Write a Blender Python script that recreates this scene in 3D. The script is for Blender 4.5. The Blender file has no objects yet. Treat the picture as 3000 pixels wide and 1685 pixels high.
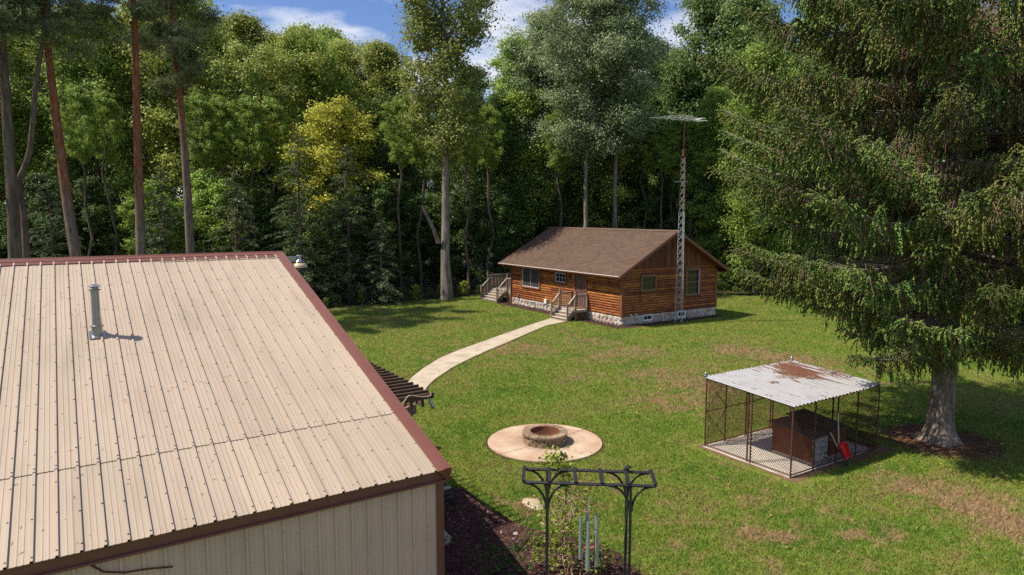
import bpy, bmesh, math, random
import numpy as np
from mathutils import Vector, Matrix
rnd = random.Random(7)
rng = np.random.default_rng(11)
R = math.radians
sc = bpy.context.scene
COL = sc.collection
PI = math.pi

# ------------------------------------------------------------------ camera, sky, sun, exposure
CAMH, YAW, PITCH = 6.3, 32.87, 6.178
cam_d = bpy.data.cameras.new('camera'); cam_d.lens = 24; cam_d.sensor_width = 36
cam_d.clip_start = .1; cam_d.clip_end = 3000
cam = bpy.data.objects.new('camera', cam_d); COL.objects.link(cam)
cam.location = (0, 0, CAMH); cam.rotation_euler = (R(90-PITCH), 0, R(-YAW))
sc.camera = cam

SUN = Vector((-.51, .23, .826)).normalized()        # direction towards the sun
SUN_EL = math.asin(SUN.z); SUN_AZ = math.atan2(SUN.x, SUN.y)
w = bpy.data.worlds.new('World'); sc.world = w; w.use_nodes = True
nt = w.node_tree; nt.nodes.clear()
wo = nt.nodes.new('ShaderNodeOutputWorld'); bg = nt.nodes.new('ShaderNodeBackground')
sky = nt.nodes.new('ShaderNodeTexSky'); sky.sky_type = 'NISHITA'; sky.sun_disc = False
sky.sun_elevation = SUN_EL; sky.sun_rotation = SUN_AZ
sky.air_density = 1.0; sky.dust_density = .3; sky.ozone_density = 2.5
tc = nt.nodes.new('ShaderNodeTexCoord'); sep = nt.nodes.new('ShaderNodeSeparateXYZ')
nt.links.new(tc.outputs['Generated'], sep.inputs[0])
def wm(op, a, b):
    n = nt.nodes.new('ShaderNodeMath'); n.operation = op
    for i, x in enumerate((a, b)):
        if hasattr(x, 'is_linked'): nt.links.new(x, n.inputs[i])
        else: n.inputs[i].default_value = x
    return n.outputs[0]
den = wm('ADD', wm('MAXIMUM', sep.outputs[2], 0.0), .16)
cmb = nt.nodes.new('ShaderNodeCombineXYZ')
nt.links.new(wm('DIVIDE', sep.outputs[0], den), cmb.inputs[0]); nt.links.new(wm('DIVIDE', sep.outputs[1], den), cmb.inputs[1])
cmb.inputs[2].default_value = 3.9
cn = nt.nodes.new('ShaderNodeTexNoise'); cn.inputs['Scale'].default_value = 1.15; cn.inputs['Detail'].default_value = 9
cn.inputs['Roughness'].default_value = .58
nt.links.new(cmb.outputs[0], cn.inputs['Vector'])
cr = nt.nodes.new('ShaderNodeValToRGB'); cr.color_ramp.elements[0].position = .48; cr.color_ramp.elements[1].position = .62
nt.links.new(cn.outputs[0], cr.inputs[0])
hsv = nt.nodes.new('ShaderNodeHueSaturation'); hsv.inputs['Saturation'].default_value = 1.18; hsv.inputs['Value'].default_value = 1.25
hsv.inputs['Hue'].default_value = .515
nt.links.new(sky.outputs[0], hsv.inputs['Color'])
mx = nt.nodes.new('ShaderNodeMix'); mx.data_type = 'RGBA'
nt.links.new(cr.outputs[0], mx.inputs['Factor']); nt.links.new(hsv.outputs[0], mx.inputs[6]); mx.inputs[7].default_value = (9.6, 9.6, 9.9, 1)
nt.links.new(mx.outputs[2], bg.inputs['Color']); bg.inputs['Strength'].default_value = .085
nt.links.new(bg.outputs[0], wo.inputs[0])

sl = bpy.data.lights.new('sun', 'SUN'); sl.energy = 5.0; sl.angle = R(.5); sl.color = (1, .90, .75)
sun = bpy.data.objects.new('sun', sl); COL.objects.link(sun)
sun.rotation_euler = (-SUN).to_track_quat('-Z', 'Y').to_euler(); sun.location = (-20, 10, 40)

sc.view_settings.view_transform = 'Standard'; sc.view_settings.look = 'None'
sc.view_settings.exposure = 0.36; sc.view_settings.gamma = 1; sc.view_settings.use_curve_mapping = False
sc.render.engine = 'CYCLES'
cy = sc.cycles
cy.max_bounces = 6; cy.diffuse_bounces = 3; cy.glossy_bounces = 2; cy.transmission_bounces = 3; cy.transparent_max_bounces = 4
cy.caustics_reflective = False; cy.caustics_refractive = False
cy.use_denoising = False
cy.sample_clamp_indirect = 6

# ------------------------------------------------------------------ survey helpers (world x,y follow the buildings' axes)
FPX, CX, CY = 2000., 1500., 842.5
_c, _s = math.cos(R(PITCH)), math.sin(R(PITCH)); _cy, _sy = math.cos(R(YAW)), math.sin(R(YAW))
def W(X, Y, z=0.):                       # metres right of / ahead of the survey station -> world
    return Vector((X*_cy + Y*_sy, -X*_sy + Y*_cy, z))
def sight(x, y):
    a, b = x-CX, CY-y
    return a, FPX*_c+b*_s, b*_c-FPX*_s
def gp(x, y, z=0.):
    a, f, d = sight(x, y); t = (z-CAMH)/d
    return W(a*t, f*t, z)
def at(x, y, Y):
    a, f, d = sight(x, y); t = Y/f
    return W(a*t, Y, CAMH+d*t)
DK = 3000/2576.

# ------------------------------------------------------------------ objects
def org(o):
    p = Vector((0, 0, 0))
    while o is not None: p += o.location; o = o.parent
    return p
def tag(o, label=None, cat=None, group=None, kind=None):
    if label: o['label'] = label
    if cat: o['category'] = cat
    if group: o['group'] = group
    if kind: o['kind'] = kind
    return o
def thing(name, label, cat, loc=(0, 0, 0), group=None):
    o = bpy.data.objects.new(name, None); COL.objects.link(o); o.location = loc; o.empty_display_size = .2
    return tag(o, label, cat, group)
def link(name, me, parent=None, loc=None):
    o = bpy.data.objects.new(name, me); COL.objects.link(o)
    if parent is not None: o.parent = parent
    if loc is not None: o.location = loc
    return o
def np_mesh(name, V, faces, mats, midx=None, smooth=False):
    """faces: list of (n,k) int arrays"""
    me = bpy.data.meshes.new(name); V = np.asarray(V, np.float32)
    me.vertices.add(len(V)); me.vertices.foreach_set('co', V.ravel())
    loops = np.concatenate([f.ravel() for f in faces]).astype(np.int32)
    tot = np.concatenate([np.full(len(f), f.shape[1]) for f in faces]).astype(np.int32)
    me.loops.add(len(loops)); me.loops.foreach_set('vertex_index', loops)
    me.polygons.add(len(tot)); st = np.concatenate([[0], np.cumsum(tot)[:-1]]).astype(np.int32)
    me.polygons.foreach_set('loop_start', st); me.polygons.foreach_set('loop_total', tot)
    if midx is not None: me.polygons.foreach_set('material_index', np.asarray(midx, np.int32))
    if smooth: me.polygons.foreach_set('use_smooth', np.ones(len(tot), bool))
    for m in (mats if isinstance(mats, (list, tuple)) else [mats]): me.materials.append(m)
    me.update(calc_edges=True)
    return me

class MB:
    def __init__(s): s.v = []; s.f = []; s.m = []; s.mi = 0
    def add(s, vs, fs):
        n = len(s.v); s.v += [tuple(v) for v in vs]; s.f += [tuple(i+n for i in f) for f in fs]; s.m += [s.mi]*len(fs); return s
    def box(s, c, d, M=None):
        x, y, z = d[0]/2, d[1]/2, d[2]/2
        vs = [Vector(p) for p in ((-x,-y,-z),(x,-y,-z),(x,y,-z),(-x,y,-z),(-x,-y,z),(x,-y,z),(x,y,z),(-x,y,z))]
        if M is not None: vs = [M @ p for p in vs]
        c = Vector(c)
        return s.add([p+c for p in vs], [(0,3,2,1),(4,5,6,7),(0,1,5,4),(1,2,6,5),(2,3,7,6),(3,0,4,7)])
    def bb(s, a, b):                       # box between two corners
        a, b = Vector(a), Vector(b); d = b-a
        return s.box((a+b)/2, (abs(d.x), abs(d.y), abs(d.z)))
    def bar(s, a, b, w, h, up=(0, 0, 1)):  # rectangular bar from a to b
        a, b = Vector(a), Vector(b); d = b-a; L = d.length; d = d/L; u = Vector(up)
        if abs(d.dot(u)) > .98: u = Vector((1, 0, 0))
        sx = d.cross(u).normalized(); uu = sx.cross(d)
        M = Matrix((sx, d, uu)).transposed()
        return s.box((a+b)/2, (w, L, h), M)
    def tube(s, pts, r, n=8, cap=True):
        pts = [Vector(p) for p in pts]; rs = r if isinstance(r, (list, tuple)) else [r]*len(pts)
        base = len(s.v); ref = None; vs = []
        for i, p in enumerate(pts):
            t = (pts[min(i+1, len(pts)-1)]-pts[max(i-1, 0)]).normalized()
            if ref is None: ref = Vector((0, 0, 1)) if abs(t.z) < .9 else Vector((1, 0, 0))
            a = t.cross(ref).normalized(); b = a.cross(t); ref = b
            for k in range(n):
                th = 2*PI*k/n; vs.append(p+(a*math.cos(th)+b*math.sin(th))*rs[i])
        fs = []
        for i in range(len(pts)-1):
            for k in range(n):
                fs.append((i*n+k, i*n+(k+1) % n, (i+1)*n+(k+1) % n, (i+1)*n+k))
        if cap: fs += [tuple(range(n)), tuple(range((len(pts)-1)*n, len(pts)*n))]
        return s.add(vs, fs)
    def lathe(s, c, prof, n=24):           # prof: (r,z) list, open
        c = Vector(c); vs = []
        for r, z in prof:
            for k in range(n): vs.append(c+Vector((r*math.cos(2*PI*k/n), r*math.sin(2*PI*k/n), z)))
        fs = [(i*n+k, i*n+(k+1) % n, (i+1)*n+(k+1) % n, (i+1)*n+k) for i in range(len(prof)-1) for k in range(n)]
        return s.add(vs, fs)
    def prism(s, poly, z0, z1):            # polygon in xy
        n = len(poly); vs = [(p[0], p[1], z0) for p in poly]+[(p[0], p[1], z1) for p in poly]
        return s.add(vs, [tuple(range(n-1, -1, -1)), tuple(range(n, 2*n))]+[(i, (i+1) % n, n+(i+1) % n, n+i) for i in range(n)])
    def build(s, name, mat, parent=None, smooth=False, bevel=0):
        me = bpy.data.meshes.new(name); o0 = org(parent) if parent is not None else Vector((0, 0, 0))
        me.from_pydata([(v[0]-o0.x, v[1]-o0.y, v[2]-o0.z) for v in s.v], [], s.f)
        for m in (mat if isinstance(mat, (list, tuple)) else [mat]): me.materials.append(m)
        me.polygons.foreach_set('material_index', s.m)
        bm = bmesh.new(); bm.from_mesh(me); bmesh.ops.recalc_face_normals(bm, faces=bm.faces)
        if bevel: bmesh.ops.bevel(bm, geom=list(bm.edges), offset=bevel, segments=1, affect='EDGES')
        bm.to_mesh(me); bm.free()
        if smooth:
            me.polygons.foreach_set('use_smooth', [True]*len(me.polygons))
            try: me.set_sharp_from_angle(angle=R(40))
            except Exception: pass
        return link(name, me, parent)

# ------------------------------------------------------------------ materials
class NT:
    def __init__(s, name):
        s.mat = bpy.data.materials.new(name); s.mat.use_nodes = True; s.nt = s.mat.node_tree; s.nt.nodes.clear()
        s.out = s.nt.nodes.new('ShaderNodeOutputMaterial')
        s.geo = None
    def n(s, t, **kw):
        x = s.nt.nodes.new(t)
        for k, v in kw.items(): setattr(x, k, v)
        return x
    def put(s, sock, v):
        if hasattr(v, 'is_linked'): s.nt.links.new(v, sock)
        elif isinstance(v, (tuple, list)) and len(v) == 3 and sock.type == 'RGBA': sock.default_value = (*v, 1)
        else: sock.default_value = v
    def pos(s):
        if s.geo is None: s.geo = s.n('ShaderNodeNewGeometry')
        return s.geo.outputs['Position']
    def island(s):
        s.pos(); return s.geo.outputs['Random Per Island']
    def obj(s, k='Random'): return s.n('ShaderNodeObjectInfo').outputs[k]
    def math(s, op, a, b=0., c=None, clamp=False):
        x = s.n('ShaderNodeMath', operation=op, use_clamp=clamp); s.put(x.inputs[0], a); s.put(x.inputs[1], b)
        if c is not None: s.put(x.inputs[2], c)
        return x.outputs[0]
    def scale(s, vec, k):
        x = s.n('ShaderNodeVectorMath', operation='MULTIPLY'); s.put(x.inputs[0], vec); x.inputs[1].default_value = k; return x.outputs[0]
    def noise(s, scale, detail=3, rough=.55, vec=None, stretch=None, dist=0.):
        v = vec if vec is not None else s.pos()
        if stretch: v = s.scale(v, stretch)
        x = s.n('ShaderNodeTexNoise'); s.put(x.inputs['Vector'], v); x.inputs['Scale'].default_value = scale
        x.inputs['Detail'].default_value = detail; x.inputs['Roughness'].default_value = rough; x.inputs['Distortion'].default_value = dist
        return x.outputs[0]
    def ramp(s, fac, stops, interp='LINEAR'):
        x = s.n('ShaderNodeValToRGB'); s.put(x.inputs[0], fac); e = x.color_ramp.elements; x.color_ramp.interpolation = interp
        while len(e) < len(stops): e.new(.5)
        for el, (p, c) in zip(e, stops):
            el.position = p; el.color = (c, c, c, 1) if isinstance(c, (int, float)) else (*c, 1)
        return x.outputs[0]
    def mix(s, f, a, b, mode='MIX'):
        x = s.n('ShaderNodeMix', data_type='RGBA', blend_type=mode); s.put(x.inputs[0], f); s.put(x.inputs[6], a); s.put(x.inputs[7], b); return x.outputs[2]
    def bump(s, h, strength=.3, dist=.02):
        x = s.n('ShaderNodeBump'); s.put(x.inputs['Height'], h); x.inputs['Strength'].default_value = strength; x.inputs['Distance'].default_value = dist
        return x.outputs[0]
    def surf(s, col, rough=.7, spec=.3, metal=0., bump=None):
        x = s.n('ShaderNodeBsdfPrincipled'); s.put(x.inputs['Base Color'], col); s.put(x.inputs['Roughness'], rough)
        s.put(x.inputs['Specular IOR Level'], spec); s.put(x.inputs['Metallic'], metal)
        if bump is not None: s.put(x.inputs['Normal'], bump)
        return x.outputs[0]
    def done(s, sh): s.nt.links.new(sh, s.out.inputs[0]); return s.mat

def simple(name, col, rough=.6, spec=.3, metal=0., var=.25, scale=6., bumpk=0.):
    t = NT(name); nz = t.noise(scale, 4)
    k = t.math('MULTIPLY_ADD', nz, var*2, 1-var)
    c = t.mix(1., col, t.ramp(k, [(0, 0.), (1, 1.)]) if False else t.n('ShaderNodeCombineColor').outputs[0], 'MULTIPLY') if False else None
    x = t.n('ShaderNodeHueSaturation'); t.put(x.inputs['Color'], col); t.put(x.inputs['Value'], k)
    return t.done(t.surf(x.outputs[0], rough, spec, metal, t.bump(nz, bumpk, .01) if bumpk else None))
def hv(t, col, val, sat=None, hue=None):
    x = t.n('ShaderNodeHueSaturation'); t.put(x.inputs['Color'], col); t.put(x.inputs['Value'], val)
    if sat is not None: t.put(x.inputs['Saturation'], sat)
    if hue is not None: t.put(x.inputs['Hue'], hue)
    return x.outputs[0]

M = {}
BARE = [(1690, 1015, 1.5), (1790, 975, 1.3), (1640, 940, 1.4), (1310, 875, 1.6), (1480, 858, 1.6), (1600, 885, 1.5), (2380, 1235, 1.1), (2260, 1220, .8), (2480, 1290, .9),
        (1430, 955, .8), (1890, 1340, .35), (1980, 1355, .3), (2160, 1345, .3), (2250, 1350, .3), (1860, 880, 1.6), (2000, 905, 1.5), (1330, 1270, .5), (1510, 900, .9), (2560, 1330, .8)]
BAREW = [(gp(x*DK, y*DK).x, gp(x*DK, y*DK).y, r) for x, y, r in BARE]
def lawn_color(t):
    p = t.pos()
    flat = t.scale(p, (1, 1, 0))
    n1 = t.noise(.33, 4, .6, flat); n2 = t.noise(2.0, 6, .72, flat, dist=.5); n3 = t.noise(7, 3, .6, flat); n4 = t.noise(.09, 2, .5, flat)
    k = t.math('ADD', t.math('MULTIPLY', n1, .55), t.math('MULTIPLY', n2, .45))
    base = t.ramp(k, [(.36, (.102, .184, .024)), (.45, (.154, .226, .033)), (.53, (.205, .246, .046)), (.62, (.215, .222, .062))])
    # dry straw-coloured wear: ragged noise plus worn spots
    acc = t.math('MULTIPLY_ADD', n4, .5, -.24)
    sx = t.n('ShaderNodeSeparateXYZ'); t.put(sx.inputs[0], p)
    for (u, v, r) in BAREW:
        dx = t.math('SUBTRACT', sx.outputs[0], u); dy = t.math('SUBTRACT', sx.outputs[1], v)
        d2 = t.math('ADD', t.math('MULTIPLY', dx, dx), t.math('MULTIPLY', dy, dy))
        g = t.math('POWER', 2.718, t.math('MULTIPLY', d2, -1/(r*r)))
        acc = t.math('ADD', acc, t.math('MULTIPLY', g, .25))
    rag = t.math('ADD', acc, t.math('MULTIPLY_ADD', n2, 1.3, -.65))
    rag = t.math('ADD', rag, t.math('MULTIPLY_ADD', n3, .45, -.225))
    f = t.ramp(rag, [(.06, 0.), (.34, .9)])
    dry = t.mix(n3, (.37, .225, .14), (.30, .22, .115))
    col = t.mix(f, base, dry)
    # spruce litter ring
    dx = t.math('SUBTRACT', sx.outputs[0], 20.05); dy = t.math('SUBTRACT', sx.outputs[1], 9.05)
    d = t.math('SQRT', t.math('ADD', t.math('MULTIPLY', dx, dx), t.math('MULTIPLY', dy, dy)))
    d = t.math('ADD', d, t.math('MULTIPLY_ADD', n2, 1.6, -.8))
    col = t.mix(t.ramp(t.math('MULTIPLY', d, .25), [(.3, 1.), (.42, 0.)]), col, (.16, .085, .055))
    return hv(t, col, t.math('ADD', t.math('MULTIPLY_ADD', n3, .9, .26), t.math('MULTIPLY', t.noise(2.6, 4, .7, flat), .5))), n3
t = NT('lawn'); c, nn = lawn_color(t); fine = t.noise(60, 2)
M['lawn'] = t.done(t.surf(hv(t, c, t.math('MULTIPLY_ADD', fine, .9, .35)), .9, .1, 0, t.bump(fine, .6, .03)))
t = NT('grass_blade'); c, nn = lawn_color(t)
c = hv(t, c, t.math('MULTIPLY_ADD', t.island(), .9, .75), hue=t.math('MULTIPLY_ADD', t.island(), .03, .487))
tr = t.n('ShaderNodeBsdfTranslucent'); t.put(tr.inputs[0], c)
ms = t.n('ShaderNodeMixShader'); ms.inputs[0].default_value = .35
t.nt.links.new(t.surf(c, .6, .2), ms.inputs[1]); t.nt.links.new(tr.outputs[0], ms.inputs[2]); M['blade'] = t.done(ms.outputs[0])
t = NT('forest_floor'); a = t.noise(.5, 5); b = t.noise(9, 4)
M['forest'] = t.done(t.surf(t.mix(a, t.ramp(b, [(.3, (.035, .028, .018)), (.7, (.09, .065, .04))]), t.ramp(b, [(.3, (.025, .04, .012)), (.7, (.07, .08, .03))])), .95, .1, 0, t.bump(b, .8, .1)))

def leafmat(name, trans=.33, rough=.5, spec=.22, vmin=.60, vmax=1.95):
    t = NT(name); isl = t.island(); c = t.obj('Color')
    col = hv(t, c, t.math('MULTIPLY_ADD', isl, vmax-vmin, vmin), hue=t.math('MULTIPLY_ADD', t.math('FRACT', t.math('MULTIPLY', isl, 17.3)), .04, .48))
    tr = t.n('ShaderNodeBsdfTranslucent'); t.put(tr.inputs[0], hv(t, col, 1.25, hue=.492))
    ms = t.n('ShaderNodeMixShader'); ms.inputs[0].default_value = trans
    t.nt.links.new(t.surf(col, rough, spec), ms.inputs[1]); t.nt.links.new(tr.outputs[0], ms.inputs[2])
    return t.done(ms.outputs[0])
M['leaf'] = leafmat('leaf')
M['needle'] = leafmat('needle', .18, .6, .2, .6, 1.4)
t = NT('spruce_foliage'); isl = t.island()
c = t.ramp(t.math('ADD', t.math('MULTIPLY', t.noise(1.6, 4, .7), .75), t.math('MULTIPLY', isl, .25)), [(.36, (.070, .130, .032)), (.50, (.120, .188, .042)), (.60, (.180, .220, .054)), (.70, (.26, .22, .07)), (.79, (.30, .195, .09))])
c = hv(t, c, t.math('MULTIPLY_ADD', isl, .6, .7))
tr = t.n('ShaderNodeBsdfTranslucent'); t.put(tr.inputs[0], c); ms = t.n('ShaderNodeMixShader'); ms.inputs[0].default_value = .15
c = hv(t, c, t.math('MULTIPLY_ADD', t.obj(), .55, .72), hue=t.math('MULTIPLY_ADD', t.obj(), .03, .48))
t.nt.links.new(t.surf(hv(t, c, t.math('MULTIPLY_ADD', t.noise(40, 3), .9, .6)), .6, .25), ms.inputs[1]); t.nt.links.new(tr.outputs[0], ms.inputs[2]); M['spruce'] = t.done(ms.outputs[0])
M['twig'] = simple('dead_twig', (.33, .225, .155), .9, .1, var=.4, scale=3)
M['spruce_limb'] = simple('spruce_limb', (.24, .205, .17), .9, .1, var=.4, scale=8)
def bark(name, a, b, sc_=5., bmp=.8):
    t = NT(name); n = t.noise(sc_, 6, .65, stretch=(1, 1, .18)); m = t.noise(1.3, 3)
    return t.done(t.surf(hv(t, t.ramp(n, [(.32, a), (.68, b)]), t.math('MULTIPLY_ADD', m, .7, .65)), .9, .12, 0, t.bump(n, bmp, .06)))
M['bark_grey'] = bark('bark_grey', (.10, .085, .068), (.30, .265, .22))
M['bark_dark'] = bark('bark_dark', (.06, .047, .038), (.18, .145, .115))
M['bark_spruce'] = bark('bark_spruce', (.11, .085, .068), (.30, .25, .205), 9., 1.)
t = NT('bark_pine'); n = t.noise(6, 6, .65, stretch=(1, 1, .25)); sx = t.n('ShaderNodeSeparateXYZ'); t.put(sx.inputs[0], t.pos())
sc3 = t.n('ShaderNodeSeparateColor'); t.put(sc3.inputs[0], t.obj('Color'))
f = t.ramp(t.math('MULTIPLY', t.math('ADD', t.math('SUBTRACT', sx.outputs[2], t.math('MULTIPLY_ADD', sc3.outputs[0], 20., -6.4)), t.math('MULTIPLY_ADD', t.noise(1.1, 4), 5., -2.5)), .1), [(.46, 0.), (.82, 1.)])
f = t.math('MULTIPLY', f, t.ramp(t.noise(3.5, 5, .7), [(.36, .25), (.52, 1.)]))
c = t.mix(f, t.ramp(n, [(.3, (.085, .065, .055)), (.7, (.24, .195, .165))]), t.ramp(n, [(.3, (.13, .045, .022)), (.7, (.34, .125, .058))]))
M['bark_pine'] = t.done(t.surf(c, .9, .1, 0, t.bump(n, .9, .05)))

# metal barn
def barnmat(name, base, dirt, k):
    t = NT(name); big = t.noise(.5, 3); st = t.noise(1.1, 5, .6, stretch=(3, .3, 1)); sp = t.noise(9, 4, .7)
    c = t.mix(t.ramp(st, [(.45, 0.), (.75, .55*k)]), base, dirt)
    c = t.mix(t.ramp(sp, [(.62, 0.), (.74, .6*k)]), c, dirt)
    c = hv(t, c, t.math('ADD', t.math('MULTIPLY_ADD', big, .16, .86), t.math('MULTIPLY_ADD', t.obj(), .12, 0.)))
    return t.done(t.surf(c, t.math('MULTIPLY_ADD', sp, .3, .4), .35, 0, t.bump(sp, .05, .004)))
M['tan_metal'] = barnmat('tan_metal', (.42, .343, .265), (.30, .235, .175), 1.1)
M['tan_wall'] = barnmat('tan_wall', (.54, .39, .31), (.40, .28, .225), .7)
M['brown_trim'] = simple('brown_trim', (.165, .062, .045), .45, .4, var=.18, scale=3)
M['screw'] = simple('screw', (.025, .018, .016), .6, .4)
M['galv'] = simple('galvanised', (.36, .36, .38), .3, .5, .8, var=.25, scale=9)
M['galv_tower'] = simple('galvanised_tower', (.40, .42, .45), .5, .5, .25, var=.25, scale=4)
M['rust'] = simple('rusty_steel', (.105, .047, .034), .85, .2, .1, var=.5, scale=9)
M['black_metal'] = simple('black_metal', (.022, .021, .026), .42, .5, .2, var=.3, scale=12)
M['antenna'] = simple('antenna_alu', (.42, .46, .44), .5, .4, .3, var=.2)
M['white'] = simple('white_paint', (.72, .71, .69), .5, .4, var=.08)
M['lampshade'] = simple('lamp_shade', (.55, .48, .30), .4, .5, .2)
M['cordm'] = simple('tan_cord', (.50, .40, .27), .7)
M['red'] = simple('red_plastic', (.62, .03, .03), .4, .4, var=.1)
M['darkpipe'] = simple('dark_handle', (.03, .03, .045), .5)
M['palewood'] = simple('pale_wood', (.42, .37, .31), .8, .15, var=.3, scale=9)
# house
t = NT('log_siding'); st = t.noise(3.2, 6, .65, stretch=(.45, .45, 5)); kn = t.noise(1.7, 3, .6); fine = t.noise(22, 3, .6, stretch=(.15, .15, 1)); ob = t.obj()
c = t.ramp(st, [(.28, (.095, .027, .012)), (.47, (.245, .078, .023)), (.6, (.37, .130, .036)), (.78, (.48, .205, .065))])
c = t.mix(t.ramp(kn, [(.56, 0.), (.7, .75)]), c, (.085, .030, .018))
c = hv(t, c, t.math('MULTIPLY_ADD', ob, .75, .58), hue=t.math('MULTIPLY_ADD', ob, .025, .487))
M['log'] = t.done(t.surf(hv(t, c, t.math('MULTIPLY_ADD', fine, .6, .7)), .55, .3, 0, t.bump(fine, .35, .02)))
t = NT('gable_board'); st = t.noise(5, 5, .6, stretch=(4, 4, .3)); ob = t.obj()
c = t.ramp(st, [(.3, (.065, .020, .012)), (.6, (.175, .055, .025)), (.8, (.32, .115, .045))])
M['board'] = t.done(t.surf(hv(t, c, t.math('MULTIPLY_ADD', ob, .7, .65)), .65, .25))
M['trimwood'] = simple('trim_wood', (.20, .075, .035), .6, .3, var=.3, scale=5)
M['window_wood'] = simple('weathered_trim', (.20, .125, .085), .7, .2, var=.4, scale=9)
t = NT('shingle'); k = t.math('FRACT', t.math('ADD', t.island(), t.math('MULTIPLY', t.obj(), 7.7))); n = t.noise(30, 3)
c = t.ramp(k, [(0, (.102, .067, .050)), (.5, (.118, .078, .057)), (1, (.136, .092, .068))])
M['shingle'] = t.done(t.surf(hv(t, c, t.math('ADD', t.math('MULTIPLY_ADD', n, .5, .65), t.math('MULTIPLY', t.noise(.6, 3), .2))), .95, .1, 0, t.bump(n, .5, .01)))
t = NT('fieldstone'); ob = t.obj(); n = t.noise(7, 5, .6); n2 = t.noise(26, 3)
c = t.ramp(ob, [(0, (.40, .335, .27)), (.2, (.52, .47, .40)), (.45, (.36, .26, .19)), (.6, (.47, .42, .37)), (.8, (.30, .27, .26)), (1, (.58, .51, .43))])
M['fieldstone'] = t.done(t.surf(hv(t, c, t.math('ADD', t.math('MULTIPLY_ADD', n, .7, .5), t.math('MULTIPLY_ADD', n2, .3, 0.))), .85, .2, 0, t.bump(n2, .5, .02)))
M['mortar'] = simple('mortar', (.56, .53, .48), .9, .1, var=.2, scale=12, bumpk=.5)
M['deckwood'] = simple('weathered_deck_wood', (.27, .205, .165), .85, .15, var=.45, scale=7)
M['deckpale'] = simple('pale_deck_boards', (.44, .385, .325), .85, .15, var=.3, scale=8)
M['lattice'] = simple('lattice_wood', (.24, .115, .075), .8, .15, var=.3)
M['door'] = simple('door_paint', (.115, .062, .055), .5, .35, var=.12)
M['bluewhite'] = simple('window_sash', (.50, .50, .55), .5, .4, var=.1)
t = NT('window_glass'); M['glass'] = t.done(t.surf((.012, .014, .018), .04, .8))
t = NT('window_screen'); n = t.noise(90, 1); M['screen'] = t.done(t.surf(t.mix(n, (.035, .032, .036), (.07, .062, .066)), .5, .4))
t = NT('concrete'); n = t.noise(1.5, 5, .6); n2 = t.noise(35, 3)
c = t.mix(t.ramp(t.noise(3.2, 5, .7), [(.55, 0.), (.75, .5)]), t.ramp(n, [(.3, (.38, .32, .24)), (.7, (.53, .455, .355))]), (.27, .22, .16))
M['concrete'] = t.done(t.surf(hv(t, c, t.math('ADD', t.math('MULTIPLY_ADD', n2, .35, .78), t.math('MULTIPLY', t.obj(), .1))), .9, .15, 0, t.bump(n2, .2, .01)))
t = NT('pink_concrete'); n = t.noise(.9, 5, .65, dist=.8); n2 = t.noise(25, 4); n3 = t.noise(2.6, 4, .6)
c = t.ramp(n, [(.33, (.38, .25, .175)), (.5, (.48, .345, .25)), (.68, (.58, .475, .37))])
c = t.mix(t.ramp(n3, [(.6, 0.), (.72, .5)]), c, (.36, .19, .12))
sx = t.n('ShaderNodeSeparateXYZ'); t.put(sx.inputs[0], t.pos()); dx = t.math('SUBTRACT', sx.outputs[0], 10.72); dy = t.math('SUBTRACT', sx.outputs[1], 14.92)
d = t.math('ADD', t.math('SQRT', t.math('ADD', t.math('MULTIPLY', dx, dx), t.math('MULTIPLY', dy, dy))), t.math('MULTIPLY_ADD', n3, 1.2, -.6))
c = t.mix(t.ramp(d, [(.62, .55), (.95, 0.)]), c, (.20, .14, .10))
M['pinkcon'] = t.done(t.surf(hv(t, c, t.math('MULTIPLY_ADD', n2, .3, .83)), .85, .2, 0, t.bump(n2, .15, .01)))
t = NT('pit_block'); n = t.noise(11, 5, .65); c = t.ramp(n, [(.3, (.19, .135, .09)), (.7, (.37, .28, .195))])
M['pitblock'] = t.done(t.surf(hv(t, c, t.math('MULTIPLY_ADD', t.obj(), .4, .75)), .9, .15, 0, t.bump(n, .9, .03)))
M['pitrust'] = simple('pit_liner_rust', (.21, .085, .05), .8, .25, .2, var=.4, scale=9)
M['ash'] = simple('ash', (.20, .16, .12), .95, .05, var=.4, scale=9, bumpk=1)
t = NT('kennel_slab'); n = t.noise(2.2, 5, .6); n2 = t.noise(40, 3, .7)
c = t.mix(t.ramp(n, [(.5, 0.), (.72, .6)]), t.mix(n2, (.56, .50, .42), (.74, .68, .59)), (.42, .33, .25))
M['kslab'] = t.done(t.surf(c, .9, .15, 0, t.bump(n2, .4, .02)))
t = NT('corrugated_rusting'); sx = t.n('ShaderNodeSeparateXYZ'); t.put(sx.inputs[0], t.pos())
n = t.noise(1.5, 7, .75, stretch=(3.2, .6, 1)); xd = t.math('MULTIPLY_ADD', sx.outputs[0], 1/.85, -17.15/.85); yd = t.math('MULTIPLY_ADD', sx.outputs[1], 1/.95, -11.5/.95)
gr = t.math('POWER', 2.718, t.math('MULTIPLY', t.math('ADD', t.math('MULTIPLY', xd, xd), t.math('MULTIPLY', yd, yd)), -1.))
f = t.ramp(t.math('ADD', t.math('MULTIPLY', gr, .42), t.math('ADD', t.math('MULTIPLY_ADD', n, 1.5, -.75), t.math('MULTIPLY_ADD', t.noise(3, 5, .7, stretch=(7, .35, 1)), .9, -.45))), [(.15, 0.), (.22, 1.)])
dirt = t.noise(4, 5, .7, stretch=(3, .4, 1))
base = t.mix(t.ramp(dirt, [(.5, 0.), (.75, .5)]), (.44, .445, .46), (.17, .15, .145))
c = t.mix(f, base, t.mix(t.noise(9, 5, .7, stretch=(5, .5, 1)), (.05, .02, .014), (.19, .075, .042)))
M['corr'] = t.done(t.surf(c, t.mix(f, (.42,)*3, (.9,)*3), .4, t.math('MULTIPLY_ADD', f, -.35, .35)))
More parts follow.
